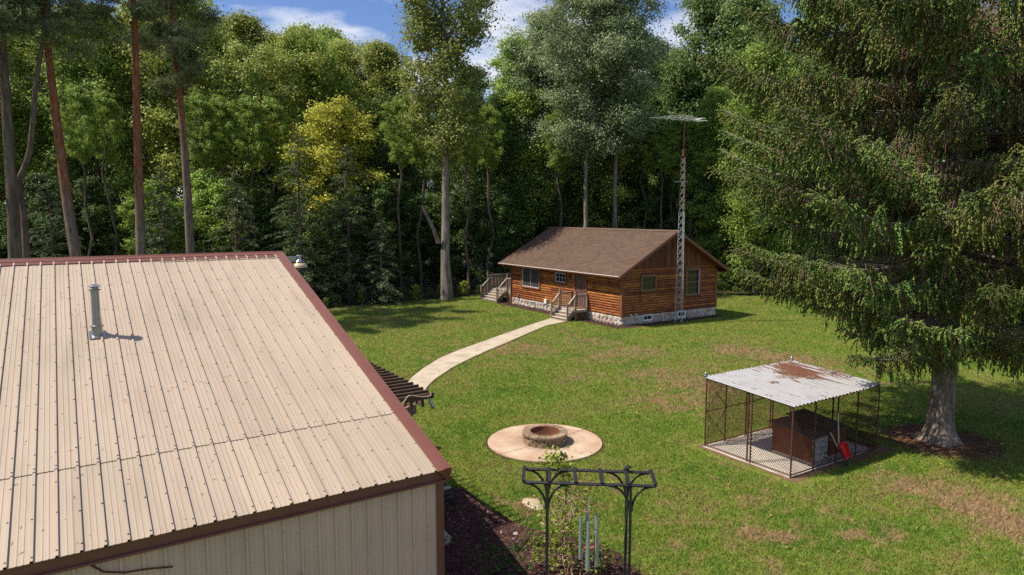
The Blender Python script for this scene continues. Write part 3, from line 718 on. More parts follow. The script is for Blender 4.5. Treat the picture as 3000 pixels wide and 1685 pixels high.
# field stones
def clip(poly, p, nrm):
    out = []
    for i in range(len(poly)):
        a, b = poly[i], poly[(i+1) % len(poly)]
        da = (a[0]-p[0])*nrm[0]+(a[1]-p[1])*nrm[1]; db = (b[0]-p[0])*nrm[0]+(b[1]-p[1])*nrm[1]
        if da <= 0: out.append(a)
        if da*db < 0: f = da/(da-db); out.append((a[0]+(b[0]-a[0])*f, a[1]+(b[1]-a[1])*f))
    return out
def stones(lo, hi, z0, z1, cell, fn, holes=()):
    pts = []; rows = max(1, round((z1-z0)/cell*1.15)); rh = (z1-z0)/rows
    for r in range(rows):
        x = lo+rnd.uniform(.1, .9)*cell
        while x < hi: pts.append((x, z0+(r+.5)*rh+rnd.uniform(-.28, .28)*rh)); x += cell*rnd.uniform(.7, 1.55)
    for i, p in enumerate(pts):
        if any(h0-.05 < p[0] < h1+.05 and hz0-.03 < p[1] < hz1+.03 for h0, h1, hz0, hz1 in holes): continue
        poly = [(lo, z0), (hi, z0), (hi, z1), (lo, z1)]
        for j, q in enumerate(pts):
            if j == i or abs(q[0]-p[0]) > 2.5*cell: continue
            poly = clip(poly, ((p[0]+q[0])/2, (p[1]+q[1])/2), (q[0]-p[0], q[1]-p[1]))
            if len(poly) < 3: break
        for h0, h1, hz0, hz1 in holes:
            if abs((h0+h1)/2-p[0]) < 1.5:
                if p[0] < h0: poly = clip(poly, (h0-.01, 0), (1, 0))
                elif p[0] > h1: poly = clip(poly, (h1+.01, 0), (-1, 0))
                elif p[1] < hz0: poly = clip(poly, (0, hz0-.01), (0, 1))
                else: poly = clip(poly, (0, hz1+.01), (0, -1))
        if len(poly) < 3: continue
        for _ in range(2):                # round the corners
            q = []
            for a, b in zip(poly, poly[1:]+poly[:1]): q += [(a[0]*.75+b[0]*.25, a[1]*.75+b[1]*.25), (a[0]*.25+b[0]*.75, a[1]*.25+b[1]*.75)]
            poly = q
            if len(poly) > 14: break
        cx = sum(a[0] for a in poly)/len(poly); cz = sum(a[1] for a in poly)/len(poly)
        n = len(poly); d = rnd.uniform(.03, .075); vs = []
        for s, dd in ((.90, -.01), (.86, d*.55), (.68, d*.95)):
            for k, (a, b) in enumerate(poly):
                jj = 1+rnd.uniform(-.03, .03); vs.append(fn(cx+(a-cx)*s*jj, cz+(b-cz)*s*jj, dd*(1+rnd.uniform(-.12, .12))))
        mb = MB(); mb.add(vs, [(r*n+k, r*n+(k+1) % n, (r+1)*n+(k+1) % n, (r+1)*n+k) for r in range(2) for k in range(n)]+[tuple(range(2*n, 3*n))])
        mb.build('stone', M['fieldstone'], cabin, True)
BW = [(27.33, 28.14, .13, .53), (30.13, 30.86, .10, .53)]
stones(V0+.0, V1, 0, FZ-.01, .30, lambda a, z, d: (U0+.03-d, a, z), [(37.03, 37.49, .08, .48)])
stones(U0+.02, U1, 0, FZ-.01, .31, lambda a, z, d: (a, V0+.03-d, z), BW)
# windows
def wbox(axis, fixed, a0, a1, z0, z1, d0, d1):
    return MB().bb((fixed-d1, a0, z0), (fixed-d0, a1, z1)) if axis == 'y' else MB().bb((a0, fixed-d1, z0), (a1, fixed-d0, z1))
def ring(axis, f, a0, a1, z0, z1, w, d0, d1):
    mb = MB()
    for q in ((a0, a0+w, z0, z1), (a1-w, a1, z0, z1), (a0+w, a1-w, z0, z0+w), (a0+w, a1-w, z1-w, z1)):
        m = wbox(axis, f, q[0], q[1], q[2], q[3], d0, d1); mb.add(m.v, m.f)
    return mb
def window(axis, f, a0, a1, z0, z1, cols, rows, trim, sash, glass, tw=.09, split=None):
    fr = ring(axis, f, a0-tw, a1+tw, z0-tw, z1+tw, tw, -.03, .085).build('window', trim, cabin, bevel=.006)
    ring(axis, f, a0, a1, z0, z1, .045, -.02, .055).build('sash', sash, fr)
    aa = np.linspace(a0+.045, a1-.045, cols+1); zz = np.linspace(z0+.045, z1-.045, rows+1)
    for i in range(cols):
        for j in range(rows): wbox(axis, f, aa[i]+.002, aa[i+1]-.002, zz[j]+.002, zz[j+1]-.002, -.01, .005).build('pane', glass, fr)
    mw = .022
    for i in range(1, cols): wbox(axis, f, aa[i]-mw/2, aa[i]+mw/2, zz[0], zz[-1], .0, .03 if i*2 != cols or split != 'v' else .05).build('muntin', sash, fr)
    for j in range(1, rows):
        w2 = mw if split != 'h' or j*2 != rows else .05
        for i in range(cols): wbox(axis, f, aa[i]+mw/2, aa[i+1]-mw/2, zz[j]-w2/2, zz[j]+w2/2, .0, .028).build('muntin', sash, fr)
    return fr
window('y', U0, 36.52, 38.52, 1.40, 2.68, 2, 1, M['trimwood'], M['bluewhite'], M['screen'], split='v')
window('y', U0, 33.68, 34.72, 2.02, 2.60, 3, 2, M['trimwood'], M['bluewhite'], M['glass'], .08)
window('x', V0, 27.23, 28.27, 1.95, 2.75, 3, 2, M['window_wood'], M['window_wood'], M['glass'], .09)
window('x', V0, 30.86, 31.92, 1.47, 2.95, 3, 4, M['window_wood'], M['window_wood'], M['glass'], .09, split='h')
MB().bb((31.86, V0-.10, 1.44), (31.90, V0-.06, 2.92)).build('storm_frame', M['bluewhite'], cabin)
for a0, a1, z0, z1 in BW: window('x', V0+.02, a0+.06, a1-.06, z0+.06, z1-.06, 2, 1, M['white'], M['white'], M['glass'], .05)
window('y', U0+.02, 37.08, 37.44, .12, .44, 2, 2, M['mortar'], M['bluewhite'], M['rock'], .03)
# door
dr = ring('y', U0, 31.60, 32.80, FZ+.04, 2.83, .11, -.03, .08).build('door_frame', M['trimwood'], cabin, bevel=.006)
do = wbox('y', U0, 31.72, 32.68, FZ+.1, 2.72, -.02, .02).build('door', M['door'], cabin)
for a0, a1 in ((31.80, 32.14), (32.26, 32.60)):
    for z0, z1 in ((.75, 1.35), (1.5, 2.15), (2.28, 2.6)): ring('y', U0, a0, a1, z0, z1, .035, .018, .035).build('door_panel', M['door'], do)
MB().lathe((U0-.05, 32.6, 1.62), [(.03, -.03), (.035, 0), (.0, .03)], 10).build('door_knob', M['galv'], do)
mb = MB(); lc = Vector((U0-.11, 33.18, 2.42)); mb.lathe(lc, [(0, .16), (.07, .10), (.075, .07), (.06, .06), (.055, -.10), (.03, -.13), (0, -.14)], 10); mb.bb(lc+Vector((.0, -.03, .0)), lc+Vector((.1, .03, .06)))
mb.build('wall_lantern', M['black_metal'], cabin, True)
MB().bb((U0-.12, 35.62, .50), (U0-.02, 35.88, .78)).build('meter_box', M['white'], cabin, bevel=.01)
MB().bb((U0-.06, 35.71, 0), (U0-.03, 35.74, .5)).build('conduit', M['white'], cabin)
MB().bb((U0-.10, 38.95, .60), (U0-.02, 39.1, .78)).build('outlet_box', M['window_wood'], cabin, bevel=.008)
MB().bb((U0-.09, 29.25, .56), (U0-.02, 29.33, .68)).build('hose_bib', M['galv'], cabin, bevel=.008)
for u in (26.35, 26.72): MB().tube(bez([(u, V0+.02, .60), (u, V0-.11, .62), (u+.03, V0-.16, .58), (u+.03, V0-.17, .50)], 3), .03, 10).build('vent_pipe', M['white'], cabin, True)
MB().bb((28.95, V0-.09, 0), (28.98, V0-.05, .56)).build('conduit', M['white'], cabin)
# roof
RV0, RV1 = 28.10, 40.62
EUR = 2*UM-EU
mb = MB()
for eu in (EU, EUR):
    mb.add([(eu, RV0, EZH-.03), (UM, RV0, RZH-.03), (UM, RV1, RZH-.03), (eu, RV1, EZH-.03), (eu, RV0, EZH-.12), (UM, RV0, RZH-.12), (UM, RV1, RZH-.12), (eu, RV1, EZH-.12)],
           [(0, 1, 2, 3), (4, 5, 6, 7), (0, 1, 5, 4), (3, 2, 6, 7), (0, 3, 7, 4)])
roof = mb.build('roof', M['trimwood'], cabin)
for eu, sgn in ((EU, 1), (EUR, -1)):
    for y in (RV0-.025, RV1+.025):
        mb = MB(); mb.add([(eu, y-.02, EZH+.015), (UM, y-.02, RZH+.015), (UM, y+.02, RZH+.015), (eu, y+.02, EZH+.015), (eu, y-.02, EZH-.17), (UM, y-.02, RZH-.17), (UM, y+.02, RZH-.17), (eu, y+.02, EZH-.17)],
               [(0, 1, 2, 3), (4, 5, 6, 7), (0, 1, 5, 4), (3, 2, 6, 7), (0, 3, 7, 4)])
        mb.build('barge_board', M['brown_trim'], roof)
for eu, sgn in ((EU, -1), (EUR, 1)):
    MB().bb((eu, RV0, EZH-.16), (eu+sgn*.025, RV1, EZH-.02)).build('fascia', M['brown_trim'], roof)
    MB().bb((eu+.02*-sgn, RV0+.05, EZH-.17), (U0 if sgn < 0 else U1, RV1-.05, EZH-.145)).build('soffit', M['board'], roof)
mb = MB(); prof = [(.03, -.045), (.03, -.135), (.09, -.14), (.125, -.10), (.125, -.045), (.115, -.04), (.112, -.095), (.085, -.125)]
vs = []
for y in (RV0, RV1):
    for d, z in prof: vs.append((EU-d, y, EZH+z))
n = len(prof); mb.add(vs, [(i, i+1, n+i+1, n+i) for i in range(n-1)]); g = mb.build('gutter', M['brown_trim'], cabin)
MB().bb((EU-.13, RV0-.005, EZH-.052), (EU-.108, RV1+.005, EZH-.022)).build('gutter_lip', M['white'], g)
MB().tube(bez([(EU-.07, V1+.12, EZH-.14), (EU+.0, V1+.10, EZH-.30), (U0-.09, V1-.02, EZH-.42), (U0-.09, V1-.02, 1.5), (U0-.09, V1-.02, .25), (U0-.2, V1-.02, .1), (U0-.35, V1-.02, .08)], 4), .045, 8).build('downspout', M['brown_trim'], cabin, True)
# shingles
cs = math.cos(math.atan(HS)); SL = (UM-EU)/cs; EXP = .145; NC = int(SL/EXP)+1; TW = .315
def tab(y0, w, c, side):
    s0 = c*EXP-.015; s1 = s0+EXP+.05; t0, t1 = .017, .004
    def P(s, y, t):
        s = min(s, SL); x = s*cs; z = s*math.sin(math.atan(HS)); nx, nz = -HS*cs, cs
        return ((EU+x+nx*t) if side < 0 else (EUR-x-nx*t), y, EZH-.03+z+nz*t)
    g = .003
    a = [P(s0, y0+g, t0), P(s0, y0+w-g, t0), P(s1, y0+w-g, t1), P(s1, y0+g, t1), P(s0, y0+g, 0), P(s0, y0+w-g, 0)]
    return a
FC = [(0, 1, 2, 3), (0, 4, 5, 1)]
ind = []; fld = []
for c in range(NC):
    y = RV0-rnd.random()*TW
    while y < RV1:
        w_ = TW*rnd.choice((.7, 1, 1.25)); y0, y1 = max(y, RV0), min(y+w_, RV1)
        if y1-y0 > .03: ind.append((y0+c*.35, y0, y1-y0, c, -1))
        y += w_
for c in range(NC):
    y = RV0
    while y < RV1: fld.append((y, min(TW, RV1-y), c, 1)); y += TW
ind.sort()
for _, y0, w_, c, s in ind[:300]:
    m = MB(); m.add(tab(y0, w_, c, s), FC); m.build('shingle', M['shingle'], roof)
m = MB()
for _, y0, w_, c, s in ind[300:]: m.add(tab(y0, w_, c, s), FC)
for y0, w_, c, s in fld: m.add(tab(y0, w_, c, s), FC)
o = m.build('shingle_field', M['shingle'], roof); o['kind'] = 'stuff'
mb = MB(); k = .16
mb.add([(UM-k, RV0-.02, RZH-k*HS+.012), (UM, RV0-.02, RZH+.022), (UM+k, RV0-.02, RZH-k*HS+.012), (UM-k, RV1+.02, RZH-k*HS+.012), (UM, RV1+.02, RZH+.022), (UM+k, RV1+.02, RZH-k*HS+.012)], [(0, 1, 4, 3), (1, 2, 5, 4)])
mb.build('ridge_shingle', M['shingle'], roof)

# ---- porches
def newel(p, x, y, z0, z1):
    o = MB().bb((x-.047, y-.047, z0), (x+.047, y+.047, z1)).build('newel_post', M['deckwood'], p, bevel=.006)
    mb = MB(); mb.bb((x-.065, y-.065, z1+.001), (x+.065, y+.065, z1+.03)); mb.lathe((x, y, z1), [(.045, .03), (.05, .05), (.035, .07), (.05, .10), (.04, .135), (0, .15)], 10); mb.build('post_cap', M['deckwood'], o, True)
def rail(p, a, b, za, zb, floor_a, floor_b, nb):
    a, b = Vector(a), Vector(b)
    MB().bar((a.x, a.y, za), (b.x, b.y, zb), .085, .036).build('handrail', M['deckpale'], p)
    MB().bar((a.x, a.y, floor_a), (b.x, b.y, floor_b), .036, .05).build('bottom_rail', M['deckwood'], p)
    for k in range(1, nb+1):
        f = k/(nb+1); q = a.lerp(b, f); z0, z1 = floor_a+(floor_b-floor_a)*f, za+(zb-za)*f
        MB().bb((q.x-.017, q.y-.017, z0), (q.x+.017, q.y+.017, z1)).build('baluster', M['deckwood'], p)
def lattice(p, axis, fixed, a0, a1, z0, z1):
    st = .085
    mb = MB(); h = z1-z0; L = a1-a0
    for s in (1, -1):
        k = -h
        while k < L:
            q0, q1 = max(0, k), min(L, k+h)
            if q1-q0 > .03:
                za, zb = ((q0-k), (q1-k)) if s > 0 else (h-(q0-k), h-(q1-k))
                A, B = (a0+q0, z0+za), (a0+q1, z0+zb)
                off = .004*s
                if axis == 'x': MB.bar(mb, (A[0], fixed+off, A[1]), (B[0], fixed+off, B[1]), .005, .026, (0, 1, 0)) if False else mb.bar((A[0], fixed+off, A[1]), (B[0], fixed+off, B[1]), .026, .006, (0, 1, 0))
                else: mb.bar((fixed+off, A[0], A[1]), (fixed+off, B[0], B[1]), .026, .006, (1, 0, 0))
            k += st*1.41
    return mb.build('lattice', M['lattice'], p)
def stairs(p, u_deck, dz, n, v0, v1, run):
    for k in range(1, n):
        z = dz*(1-k/n); u = u_deck-run*k/(n-1)*1.0
        du = run/(n-1)
        o = MB().bb((u-.03, v0+.05, z-.038), (u+du, v1-.05, z)).build('tread', M['deckpale'], p, bevel=.005)
        MB().bb((u+.002, v0+.06, max(z-dz/n+.002, 0)), (u+.022, v1-.06, z-.04)).build('riser', M['deckwood'], p)
    for v in (v0+.03, v1-.03):
        MB().bar((u_deck, v, dz-.12), (u_deck-run, v, .06), .036, .22).build('stringer', M['deckwood'], p)
DZ = FZ+.09
porch = thing('front_porch', 'small wooden porch with steps and railings at the cabin door', 'porch', (24.9, 32.3, 0))
va, vb = 31.50, 33.06
for k in range(7):
    u = 24.80+k*.138; MB().bb((u, va-.03, DZ-.038), (u+.130, vb+.03, DZ)).build('deck_board', M['deckpale'], porch, bevel=.004)
MB().bb((24.79, va-.03, DZ-.20), (24.81, vb+.03, DZ-.04)).build('rim_board', M['deckpale'], porch)
for v in (va-.045, vb+.025): MB().bb((24.8, v, DZ-.14), (25.76, v+.02, DZ-.04)).build('rim_board', M['deckpale'], porch)
stairs(porch, 24.80, DZ, 4, va, vb, .62)
for v in (va, vb):
    newel(porch, 24.20, v, 0, .98); newel(porch, 24.82, v, 0, DZ+1.02)
    MB().bb((25.66, v-.047, 0), (25.755, v+.047, DZ+.95)).build('newel_post', M['deckwood'], porch, bevel=.006)
    rail(porch, (24.84, v, 0), (25.66, v, 0), DZ+.92, DZ+.92, DZ+.08, DZ+.08, 6)
    rail(porch, (24.22, v, 0), (24.80, v, 0), .92, DZ+.90, .20, DZ+.1, 4)
lattice(porch, 'x', va-.01, 24.88, 25.62, .05, DZ-.15)
deck = thing('side_deck', 'weathered wooden deck with stairs behind the far end of the cabin', 'deck', (26.5, 42, 0))
D2 = .80; wa, wb = 40.95, 43.15
for k in range(22):
    u = 26.05+k*.143; MB().bb((u, V1+.03, D2-.038), (u+.135, wb+.5, D2)).build('deck_board', M['deckpale'], deck)
MB().bb((26.02, V1+.05, D2-.22), (26.045, wb+.5, D2-.04)).build('rim_board', M['deckwood'], deck)
stairs(deck, 26.05, D2, 5, wa, wb, .85)
for v in (wa, wb):
    newel(deck, 25.18, v, 0, .98); newel(deck, 26.06, v, 0, D2+1.05)
    rail(deck, (25.2, v, 0), (26.04, v, 0), .92, D2+.92, .2, D2+.1, 6)
newel(deck, 26.06, wb+.5, 0, D2+1.12); newel(deck, 29.1, wb+.5, 0, D2+1.05)
rail(deck, (26.08, wb+.5, 0), (29.1, wb+.5, 0), D2+.95, D2+.95, D2+.09, D2+.09, 22)
rail(deck, (26.06, wa-.03, 0), (26.06, V1+.06, 0), D2+.92, D2+.92, D2+.09, D2+.09, 7)
rail(deck, (26.06, wb+.02, 0), (26.06, wb+.48, 0), D2+.92, D2+.92, D2+.09, D2+.09, 3)
lattice(deck, 'y', 26.03, V1+.05, wa-.05, .03, D2-.24)
for v in (V1+.1, wb+.4): MB().bb((29.0, v-.05, 0), (29.1, v+.05, D2-.04)).build('post', M['deckwood'], deck)

# ------------------------------------------------------------------ aerial tower and antenna
TB = Vector((29.39, 27.61, 0)); TH = 9.55
tower = thing('aerial_tower', 'tall galvanised lattice tower with rusty top beside the cabin gable', 'tower', TB)
def tleg(k, z):
    r = (.25-.105*z/TH); th = R(57.1+180)+k*2*PI/3+R(30)
    return TB+Vector((math.cos(th)*r, math.sin(th)*r, z))
for k in range(3):
    MB().tube([tleg(k, z) for z in np.linspace(0, 6.4, 5)], .016, 8).build('leg', M['galv_tower'], tower, True)
    MB().tube([tleg(k, z) for z in np.linspace(6.4, TH, 4)], .018, 8).build('leg', M['rust'], tower, True)
nb = 22; zs = np.linspace(.06, TH-.1, nb+1)
for i in range(nb):
    for k in range(3):
        j = (k+1) % 3
        for A, B in ((tleg(k, zs[i]), tleg(j, zs[i+1])), (tleg(j, zs[i]), tleg(k, zs[i+1]))):
            MB().tube([A, B], .0065, 5).build('brace', M['galv_tower'], tower)
MB().bar(TB+Vector((-.45, .25, 8.1)), TB+Vector((.2, -.12, 8.1)), .06, .03).build('side_arm', M['galv'], tower)
MB().bb(TB+Vector((-.07, -.07, TH-.05)), TB+Vector((.07, .07, TH+.35))).build('rotor_box', M['rust'], tower, bevel=.01)
ax = TB+Vector((0, 0, 0)); AZ = 11.62
ant = thing('television_antenna', 'white aluminium television antenna on a mast above the tower', 'antenna', TB+Vector((0, 0, TH)))
MB().tube([TB+Vector((0, 0, TH+.1)), TB+Vector((0, 0, AZ))], .022, 8).build('mast', M['rust'], ant, True)
right = Vector((_cy, -_sy, 0)); fwd = Vector((_sy, _cy, 0))
bd = (right*.93+fwd*.36).normalized(); ed = (right*.80-fwd*.6).normalized(); bz = Vector((0, 0, 1))
def AP(s, z=0): return TB+Vector((0, 0, AZ+z))+bd*s
MB().tube([AP(-1.35, .05), AP(1.5, -.08)], .020, 8).build('boom', M['antenna'], ant, True)
MB().tube([AP(-.65, -.10), AP(.4, -.14)], .015, 8).build('lower_boom', M['antenna'], ant, True)
for i, s in enumerate(np.linspace(-1.15, .7, 6)):
    L = 1.05-.085*i
    MB().tube([AP(s, .06-.045*(s+1.35))-ed*L, AP(s, .06-.045*(s+1.35))+ed*L], .0045, 5).build('element', M['antenna'], ant)
for s in (-1.05, -.65, -.3, .1): MB().tube([AP(s, .03), AP(s-.13, -.16)], .007, 5).build('strut', M['antenna'], ant)
for k in range(3):
    for sg in (1, -1):
        s = .75+.16*k; c = AP(s-.12*k*0, sg*(.02+.03*k)-.03)
        MB().tube([c-ed*.24, c+ed*.24], .006, 5).build('reflector_element', M['antenna'], ant)
for s in np.linspace(.8, 1.45, 6): MB().tube([AP(s, -.06)-ed*.09, AP(s, -.06)+ed*.09], .006, 5).build('director', M['antenna'], ant)

# ------------------------------------------------------------------ dog kennel
KU0, KU1, KV0, KV1 = 14.15, 17.87, 9.62, 12.25
KZF, KZB = 1.78, 1.93
mb = MB(); mb.prism(densify([(KU0-.02, KV0+.0), (KU1-.1, KV0+.06), (KU1-.05, KV1+.03), (KU0-.02, KV1+.03)], .25, .025), -.05, .02)
tag(mb.build('kennel_slab', M['kslab']), 'pale concrete slab under the wire kennel', kind='structure')
mb = MB(); mb.add([(x, y, .004) for x, y in densify([(KU0-.2, KV0-.22), (KU1+.35, KV0-.3), (KU1+.2, KV1+.15), (KU0-.2, KV1+.15)], .25, .07)], [tuple(range(len(densify([(0,0)], 1, 0))))] if False else [])
ring_p = densify([(KU0-.17, KV0-.2), (KU1+.4, KV0-.32), (KU1+.2, KV1+.15), (KU0-.17, KV1+.15)], .25, .06)
mb = MB(); mb.add([(x, y, .004) for x, y in ring_p], [tuple(range(len(ring_p)))])
M['soil'] = simple('bare_soil', (.17, .105, .07), .95, .1, var=.4, scale=10, bumpk=.8)
tag(mb.build('soil_patch', M['soil']), 'bare brown soil edge around the kennel slab', kind='structure')
ken = thing('dog_kennel', 'rusty wire dog kennel with a corrugated metal roof', 'kennel', (KU0, KV0, 0))
def ztop(v): return KZF+(KZB-KZF)*(v-KV0)/(KV1-KV0)
posts = [(KU0, KV0), (15.05, KV0), (16.0, KV0), (16.88, KV0), (KU1, KV0), (KU1, 10.9), (KU1, KV1), (17.03, KV1), (16.92, KV1), (15.9, KV1), (15.82, KV1), (14.95, KV1), (KU0, KV1), (KU0, 10.78), (KU0, 10.88)]
for u, v in posts: MB().tube([(u, v, 0), (u, v, ztop(v)-.015)], .021, 8).build('post', M['rust'], ken, True)
for z in (.06, .0):
    zz = lambda v: (.07 if z else ztop(v)-.035)
    for a, b in (((KU0, KV0), (KU1, KV0)), ((KU1, KV0), (KU1, KV1)), ((KU1, KV1), (KU0, KV1)), ((KU0, KV1), (KU0, KV0))):
        MB().tube([(*a, zz(a[1])), (*b, zz(b[1]))], .017, 8).build('rail', M['rust'], ken, True)
MB().tube([(KU0, KV1-.01, .98), (17.03, KV1-.01, 1.0)], .015, 6).build('rail', M['rust'], ken, True)
for (a, za), (b, zb) in (((14.15, .98), (14.95, .1)), ((14.15, .1), (14.95, .98)), ((14.15, 1.88), (14.95, 1.0)), ((14.15, 1.0), (14.95, 1.88)), ((17.03, 1.86), (17.85, .9)), ((17.03, .9), (17.85, 1.86))):
    MB().tube([(a, KV1-.02, za), (b, KV1-.02, zb)], .009, 5).build('brace', M['rust'], ken)
def chain(axis, fixed, a0, a1, fz):
    st = .040; V_ = []; F_ = []
    n = int((a1-a0)/st); r = .0048
    for i in range(n):
        x0 = a0+i*st; zt = fz(x0)-.03; m = int((zt-.07)/st)
        base = len(V_)
        for k in range(m+1):
            odd = (k+i) % 2; x = x0+(st if odd else 0); d = r*.8 if odd else -r*.8; z = .07+k*st
            for q in range(3):
                th = q*2*PI/3; V_.append((x+math.cos(th)*r, d+math.sin(th)*r, z))
        for k in range(m):
            for q in range(3): F_.append((base+k*3+q, base+k*3+(q+1) % 3, base+(k+1)*3+(q+1) % 3, base+(k+1)*3+q))
    V_ = np.array(V_); o0 = ken.location
    P_ = np.c_[V_[:, 0], fixed+V_[:, 1], V_[:, 2]] if axis == 'x' else np.c_[fixed+V_[:, 1], V_[:, 0], V_[:, 2]]
    o = link('chain_link_mesh', np_mesh('chain_link_mesh', P_-np.array(o0), [np.array(F_)], M['rust']), ken); o['kind'] = 'stuff'
chain('x', KV0+.03, KU0+.02, KU1-.02, lambda a: KZF); chain('x', KV1-.03, KU0+.02, KU1-.02, lambda a: KZB)
chain('y', KU0+.03, KV0+.02, KV1-.02, ztop); chain('y', KU1-.03, KV0+.02, KV1-.02, ztop)
# corrugated sheets (overlapping), ribs running front to back
nsh = 5; wsh = (KU1-KU0+.12)/nsh
for i in range(nsh):
    prof = []; x0 = KU0-.06+i*wsh; m = 10
    for k in range(m*6+1):
        x = x0+(wsh+.03)*k/(m*6); ph = (x-KU0)/.148*2*PI; prof.append((x, .015*math.cos(ph)))
    mb = MB(); vs = []; lift = .004*(i % 2)
    for v in (KV0-.07, KV1+.07):
        for x, z in prof: vs.append((x, v, ztop(v)+z+.008+lift))
    n = len(prof); mb.add(vs, [(j, j+1, n+j+1, n+j) for j in range(n-1)]); mb.build('roof_sheet', M['corr'], ken, True)
for (u, v) in ((KU0-.02, KV1+.03), (KU1-.02, KV1+.02)):
    mb = MB(); mb.lathe((u, v, ztop(v)+.02), [(.05, 0), (.06, .02), (.05, .045), (.02, .06), (.03, .08), (.015, .11), (0, .12)], 10); mb.build('post_cap', M['galv'], ken, True)
def clump(c, r, n, seed):
    g = np.random.default_rng(seed); P_ = g.normal(size=(n, 3))*np.array([r, r*.5, r*.16]); P_[:, 2] = np.abs(P_[:, 2]); d = g.normal(size=(n, 3)); d[:, 2] *= .3; d /= np.linalg.norm(d, axis=1)[:, None]
    s_ = np.cross(d, [0, 0, 1.]); s_ /= np.linalg.norm(s_, axis=1)[:, None]
    V_, F_ = quads(P_, d, s_, .03, .006); return np_mesh('needle_pile', V_, [F_], M['twig'])
for i, (u, v) in enumerate(((16.0, 11.3), (16.25, 11.1), (16.7, 10.85), (16.35, 11.65), (15.35, 11.05))):
    tag(link('needle_pile', clump((0, 0, 0), .13-.012*i, 130, i), None, (u, v, ztop(v)+.02)),
        ('largest clump of fallen needles on the kennel roof', 'clump of dead needles beside the largest on the kennel roof', 'clump of dead needles nearest the rusted area of the kennel roof', 'clump of needles near the back edge of the kennel roof', 'lone small clump of needles on the pale side of the kennel roof')[i], 'debris', 'needle clumps on the kennel roof', 'stuff')

def doghouse(name, label, u0, u1, v0, v1, zf, zb, body, front):
    d = thing(name, label, 'dog house', (u0, v0, 0.02)); z = .02
    MB().bb((u0+.02, v0+.02, z), (u1-.02, v1, z+.09)).build('base', M['palewood'], d)
    mb = MB(); mb.add([(u0, v0, z+.09), (u0, v1, z+.09), (u0, v1, zb), (u0, v0, zf), (u1, v0, z+.09), (u1, v1, z+.09), (u1, v1, zb), (u1, v0, zf)], [(0, 1, 2, 3), (4, 5, 6, 7), (1, 5, 6, 2), (0, 4, 7, 3)]); mb.build('wall', body, d)
    n = 4; hh = (zf-.02-z-.1)/n
    for k in range(n): MB().box(((u0+u1)/2, v0-.014, z+.1+hh*(k+.5)), (u1-u0-.03, .02, hh-.012), Matrix.Rotation(R(-4), 3, 'X')).build('clapboard', front, d)
    for k in range(9):
        f0, f1 = k/9, (k+1)/9; y0 = v0-.09+(v1-v0+.14)*f0; y1 = v0-.09+(v1-v0+.14)*f1; zz0 = zf+(zb-zf)*f0-.01; zz1 = zf+(zb-zf)*f1-.01
        mb = MB(); mb.add([(u0-.07, y0, zz0+.028), (u1+.05, y0, zz0+.028), (u1+.05, y1+.03, zz1+.02), (u0-.07, y1+.03, zz1+.02), (u0-.07, y0, zz0), (u1+.05, y0, zz0), (u1+.05, y1+.03, zz1), (u0-.07, y1+.03, zz1)], [(0, 1, 2, 3), (4, 5, 6, 7), (0, 1, 5, 4), (1, 2, 6, 5), (2, 3, 7, 6), (3, 0, 4, 7)])
        mb.build('shingle_course', M['dhroof'], d)
    return d
doghouse('dog_house', 'red-brown dog house with peeling white front in the middle of the kennel', 15.24, 15.90, 9.80, 10.95, .74, .87, M['dhpaint'], M['peel'])
doghouse('dog_house', 'darker wooden dog house at the shaded right end of the kennel', 16.02, 16.74, 9.84, 11.0, .78, .93, M['dhpaint'], M['dhpaint'])
sc_ = thing('pet_scoop', 'bright red plastic scoop on a pale pole leaning on the kennel', 'scoop', (15.97, 9.5, 0))
MB().tube([(15.90, 9.56, 1.34), (15.95, 9.52, .42)], .017, 8).build('pole', M['palewood'], sc_, True)
mb = MB()
a_ = [(15.86, 9.52, .56), (16.12, 9.49, .58), (16.17, 9.40, .20), (15.99, 9.40, .18)]; b_ = [(x, y-.1, z-.02) for x, y, z in a_]
mb.add(a_+b_, [(0, 1, 2, 3), (0, 1, 5, 4), (1, 2, 6, 5), (3, 0, 4, 7)])
mb.build('scoop_pan', M['red'], sc_)
rk = thing('rake', 'slanting rake with dark handle resting against the kennel corner post', 'rake', (16.1, 9.35, 0))
MB().tube([(15.62, 9.57, .89), (15.83, 9.49, .5)], .014, 8).build('handle', M['palewood'], rk, True)
MB().tube([(15.83, 9.49, .5), (16.08, 9.38, .03)], .015, 8).build('lower_handle', M['darkpipe'], rk, True)
mb = MB(); mb.bar((16.0, 9.36, .025), (16.16, 9.40, .025), .03, .02)
for k in range(6): mb.bar((16.0+.032*k, 9.36+.008*k, .02), (16.0+.032*k, 9.33+.008*k, .0), .008, .008)
mb.build('head', M['darkpipe'], rk)

